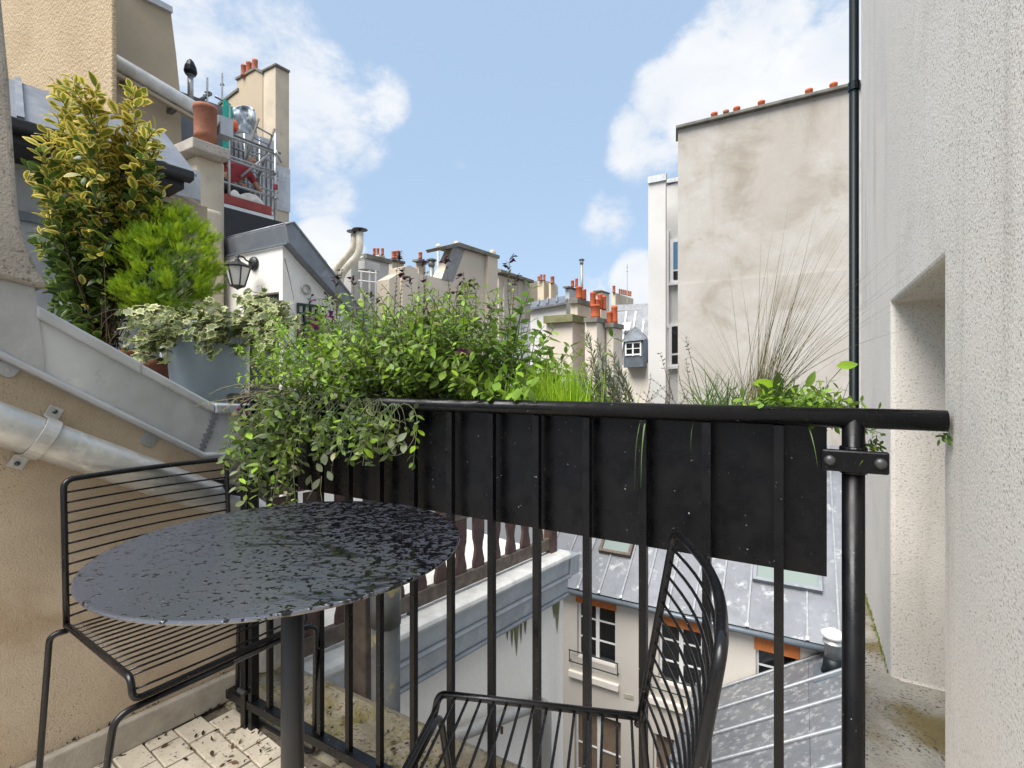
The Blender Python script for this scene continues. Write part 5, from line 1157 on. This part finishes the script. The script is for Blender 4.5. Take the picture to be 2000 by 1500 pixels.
big_ = [(1487, 745, .042, (1, -.1, .0), 2), (1532, 772, .044, (.1, 0, 1), 3), (1548, 775, .032, (.5, -.3, .7), 3), (1650, 712, .036, (1, 0, .15), 0), (1520, 770, .034, (-.6, -.2, .6), 3), (1590, 752, .03, (.4, -.2, .9), 1)]
for px, y, sz, d, m in big_: items.append((mtx(P(px-15, y+4, 1803/(px+697)*1.08), V(d), V((0, -1, .5)), sz), 2, m))
emit(hb_, TL, ['leaf_bright', 'leaf_oregano', 'leaf_lime', 'leaf_green'], items, 90)
paths.append([P(1648, 714, .86), P(1620, 745, .86), P(1600, 785, .86)]); stems_part(hb_, paths, .0009)
blades(hb_, [(F(random.gauss(1.45, .02), .12, .965), UP+RD*random.gauss(.1, .2), random.uniform(.05, .115), .2, .0028) for k in range(16)], 'leaf_chive')

# --- potted plants on the roof deck
def big_pot(name, label, px, Y, rt, ztop, mat, rb=None, rim=.02, group='flower pots on the roof deck'):
    c = P(px, HY, Y); c = V((c.x, c.y, zd0)); h = ztop-zd0; rb = rb or rt*.78
    t = thing(name, c, label, 'pot', group)
    MB().lathe(c, [(rb, 0), (rb+(rt-rb)*.85, h*.86), (rt-.006, h-rim*2), (rt, h-rim*2+.003), (rt, h-.003), (rt-.004, h), (rt-.014, h), (rt-.016, h-.03), (0.01, h-.035)], 40).build('pot', mat, t, True)
    MB().lathe(c+UP*(h-.032), [(rt-.017, 0), (rt-.018, .004)], 24).build('soil', 'soil', t); return c+UP*h
pb_ = big_pot('flower_pot', 'blue grey flower pot full of trailing variegated ivy', 408, 2.12, .158, 1.28, 'pot_blue', .12)
pc_ = big_pot('flower_pot', 'terracotta pot holding the lime green conifer', 292, 2.2, .14, 1.13, 'terracotta_old')
pe_ = big_pot('flower_pot', 'terracotta pot under the golden shrub at the wall', 205, 2.15, .15, 1.17, 'terracotta_old')
# golden variegated shrub
eu = thing('golden_shrub', pe_, 'tall shrub with yellow edged leaves, dark green lower down', 'shrub', 'potted plants')
items, paths = [], []; ET = [tmpl('obov', .58, 4, .2, .12), tmpl('oval', .54, 4, .25, .2)]
tops = [(140, 172), (165, 168), (112, 225), (185, 185), (92, 262), (128, 200), (205, 235), (256, 172), (266, 200), (240, 268), (288, 262), (305, 280), (316, 375), (300, 335), (270, 330), (78, 285), (92, 330), (74, 345), (150, 260), (180, 290), (215, 310), (240, 370), (285, 400), (110, 380), (92, 420), (130, 330), (160, 360), (190, 390), (88, 470), (112, 500), (95, 540), (230, 430), (200, 450), (160, 450), (130, 440), (150, 520), (190, 530), (120, 570), (170, 585), (215, 540), (300, 375), (255, 300)]
for px, y in tops:
    Y = 2.15+random.gauss(0, .07); b = P(px, y, Y); a = pe_+V((random.gauss(0, .03), random.gauss(0, .03), -.03)); m = a.lerp(b, .5)+V((pe_.x-b.x, 0, 0))*-.12+rvec(.015)
    p = rounded([a, m, b], .3, 6); paths.append(p); L0 = sum((q-r).length for q, r in zip(p, p[1:]))
    def pick(zz=b.z):
        return 0
    st = max(.02, L0-.36); it = []
    leaves_on(p, .021, .060, it, (0, 1), 0, ang=(35, 70), start=st, whorl=2, up=.5, grow=.2)
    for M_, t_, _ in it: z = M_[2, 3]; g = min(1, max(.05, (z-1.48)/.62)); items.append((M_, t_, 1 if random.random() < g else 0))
    for q, t in along(p, .07, st*.6):                                                      # side twigs
        tw = curve(q, t*.5+V((random.gauss(0, 1), random.gauss(0, 1), .3)), random.uniform(.05, .1), 0, .1, 4); paths.append(tw); it = []
        leaves_on(tw, .02, .054, it, (0, 1), 0, ang=(35, 75), start=.02)
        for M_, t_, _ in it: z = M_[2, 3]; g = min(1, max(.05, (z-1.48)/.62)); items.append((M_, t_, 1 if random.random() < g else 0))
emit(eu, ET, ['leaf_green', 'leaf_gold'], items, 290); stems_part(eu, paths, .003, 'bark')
# lime conifer
cf = thing('dwarf_conifer', pc_, 'bushy lime green dwarf conifer between shrub and lantern', 'shrub', 'potted plants')
CT = [tmpl('spray') for k in range(4)]; items = []; paths = []
def con_w(t): return .31*math.sin(math.pi*min(1, .14+.80*(1-t)))**.8*(1-.62*t)          # half width of the crown at height t
tufts = []
for k in range(170):
    t = random.random()**1.35; a = random.uniform(0, 6.28); rr = con_w(t)*random.uniform(.55, 1.05); cx = 312+30*t
    c = P(cx, 622-205*t, 2.17)+V((math.cos(a)*rr, math.sin(a)*rr*.8, random.gauss(0, .012))); tufts.append((c, V((math.cos(a)*.75, math.sin(a)*.75, .55+.9*t)), random.uniform(.035, .06)))
tufts += [(P(342, 414, 2.16), V((.05, 0, 1)), .05), (P(336, 424, 2.14), V((-.2, -.2, 1)), .05), (P(356, 430, 2.15), V((.3, -.1, 1)), .05)]
for c, ax, rr in tufts:
    ax = ax.normalized(); random.random() < .12 and paths.append([pc_+UP*.02, V((pc_.x, pc_.y, (pc_.z+c.z)/2)), c-ax*.05])
    for k in range(44):
        d = (ax+rvec(.42)).normalized(); q = c+d*rr*random.uniform(-.3, .75)+rvec(.008); items.append((mtx(q, d+ax*.5, rvec(1), random.uniform(.018, .034)), random.randrange(4), 0 if random.random() < .8 else 1))
for k in range(1700):
    t = random.random(); a = random.uniform(0, 6.28); rr = con_w(t)*random.uniform(0, .7); items.append((mtx(P(312+30*t, 615-195*t, 2.17)+V((math.cos(a)*rr, math.sin(a)*rr*.8, 0)), rvec(1)+UP, rvec(1), .035), random.randrange(4), 1))
emit(cf, CT, ['leaf_cypress', 'leaf_bright'], items); stems_part(cf, paths, .006, 'bark')
# ivy
iv = thing('variegated_ivy', pb_, 'cream and green variegated ivy cascading over the blue grey pot', 'ivy', 'potted plants')
items, paths = [], []; IT = [tmpl('ivy')]
def ivy_strand(a, d, ln, drop, wob=.15):
    p = curve(a, d, ln, drop, wob, 9); paths.append(p)
    for q, t in along(p, .021, .02):
        dd = V((random.gauss(0, .7), -.55+random.gauss(0, .4), random.gauss(-.35, .4))); items.append((mtx(q+rvec(.008), dd, V((random.gauss(0, .4), -.7, .9)), random.uniform(.026, .05)), 0, 0))
for k in range(150):
    a = random.uniform(0, 6.28); d = V((math.cos(a), math.sin(a)*.8, random.uniform(.35, 1.3))); ivy_strand(pb_+V((math.cos(a), math.sin(a), 0))*random.uniform(.02, .12)-UP*.02, d, random.uniform(.12, .26), random.uniform(1.2, 3.))
for px, y, dx, ln in ((300, 610, -.6, .22), (285, 630, -.8, .18), (320, 600, -.7, .25), (345, 625, -.3, .16), (480, 590, .8, .26), (500, 600, .7, .26), (520, 605, .5, .28), (490, 620, .6, .22), (505, 590, .9, .2), (530, 620, .3, .22), (470, 600, .9, .25), (370, 640, 0, .19), (352, 650, -.1, .15), (515, 650, .3, .16), (455, 580, .8, .22), (475, 575, .9, .2))*2:
    ivy_strand(P(px, y, 2.0+random.uniform(-.03, .12)), V((dx, -.3, .25)), ln, random.uniform(1.6, 2.6))
emit(iv, IT, ['leaf_ivy'], [i for i in items if i[0][0, 3] > -1.52], 290); stems_part(iv, paths, .0017, 'bark')
# trellis climber
tc_ = thing('trellis_climber', d2.at(606, 690, -.1), 'thin leafy climber growing on the green trellis', 'climber')
items, paths = [], []
for k in range(12):
    px = random.uniform(575, 650); p = curve(d2.at(px, 690, -.08), UP+LD*random.gauss(.1, .3), random.uniform(.3, .75), 0, .12, 8); paths.append(p); leaves_on(p, .05, .05, items, (2, 0), rpick((0, .7), (1, .3)), start=.02)
paths.append([d2.at(556, 505, -.03), d2.at(566, 545, -.05), d2.at(574, 585, -.04)])
emit(tc_, TL, ['leaf_green', 'leaf_salvia'], items, 60); stems_part(tc_, paths, .005, 'bark')
# weeds and litter
lt = thing('leaf_litter', F(.3, -.1, 0), 'dark fallen leaves and crumbs along the railing foot', 'litter'); items = []
for k in range(640):
    s = random.uniform(-.12, .9); n_ = random.choice((random.gauss(-.08, .07), random.uniform(-.5, -.02), random.uniform(.03, .19))); c = F(s, n_, .004 if n_ < 0 else .003)
    if (c-lw.p).dot(lw.n) > -.03: c = c-lw.n*((c-lw.p).dot(lw.n)+.035)
    items.append((mtx(c+UP*random.uniform(0, .004), V((random.gauss(0, 1), random.gauss(0, 1), random.gauss(0, .2))), UP+rvec(.5), random.choice((.005, .006, .008, .011, .015, .02))), random.randrange(3), rpick((0, .55), (1, .35), (2, .10))()))
for k in range(160):
    t = random.uniform(.0, 1.6); c = e-LD*t-lw.n*(.026+abs(random.gauss(0, .012)))+UP*.004; items.append((mtx(c, rvec(1), UP+rvec(.6), random.uniform(.006, .014)), random.randrange(3), 1))
for k in range(110):
    t = random.uniform(.0, 1.6); c = e-LD*t-lw.n*.006+UP*(.087+abs(random.gauss(0, .004))); items.append((mtx(c, rvec(1), UP+rvec(.6), random.uniform(.005, .012)), random.randrange(3), 1))
emit(lt, TL, ['leaf_dead', 'soil', 'leaf_salvia'], items)
for o in lt.children: o.name = 'fallen_leaves'
ms_ = thing('moss_tuft', F(1.63, .012, .965), 'tiny moss tuft where handrail meets stucco wall', 'moss'); items = [(mtx(F(1.638+random.gauss(0, .003), random.gauss(.005, .01), .966+random.gauss(0, .004)), rvec(1)-UP*.5, rvec(1), random.uniform(.005, .01)), 2, 0) for k in range(40)]
items += [(mtx(F(1.641+random.gauss(0, .002)-(.115-.08*((n_-.05)/1.2))*0, n_, .345), UP+rvec(.5), rvec(1), random.uniform(.004, .009)), 2, 0) for n_ in np.random.default_rng(3).uniform(.57, 1.2, 160)]
emit(ms_, TL, ['leaf_oregano'], items)
sp = thing('trailing_weed', F(1.56, .03, .93), 'little trailing weed caught on the railing bracket', 'weed'); items = []; p = [P(1712, 850, .75), P(1711, 872, .75), P(1704, 892, .745), P(1690, 900, .74)]
leaves_on(p, .006, .009, items, (2,), 0, start=.0); items += [(mtx(P(1705+random.gauss(0, 8), 872+random.gauss(0, 6), .748), rvec(1), rvec(1), .010), 2, 0) for k in range(22)]
emit(sp, TL, ['leaf_green'], items); MB().tube(p, .0008, 4).build('stem', 'bark', sp)
blades(sp, [(P(1712, 875, .745), V((-.8, -.2, -.45)), .042, .3, .003)], 'leaf_lime')
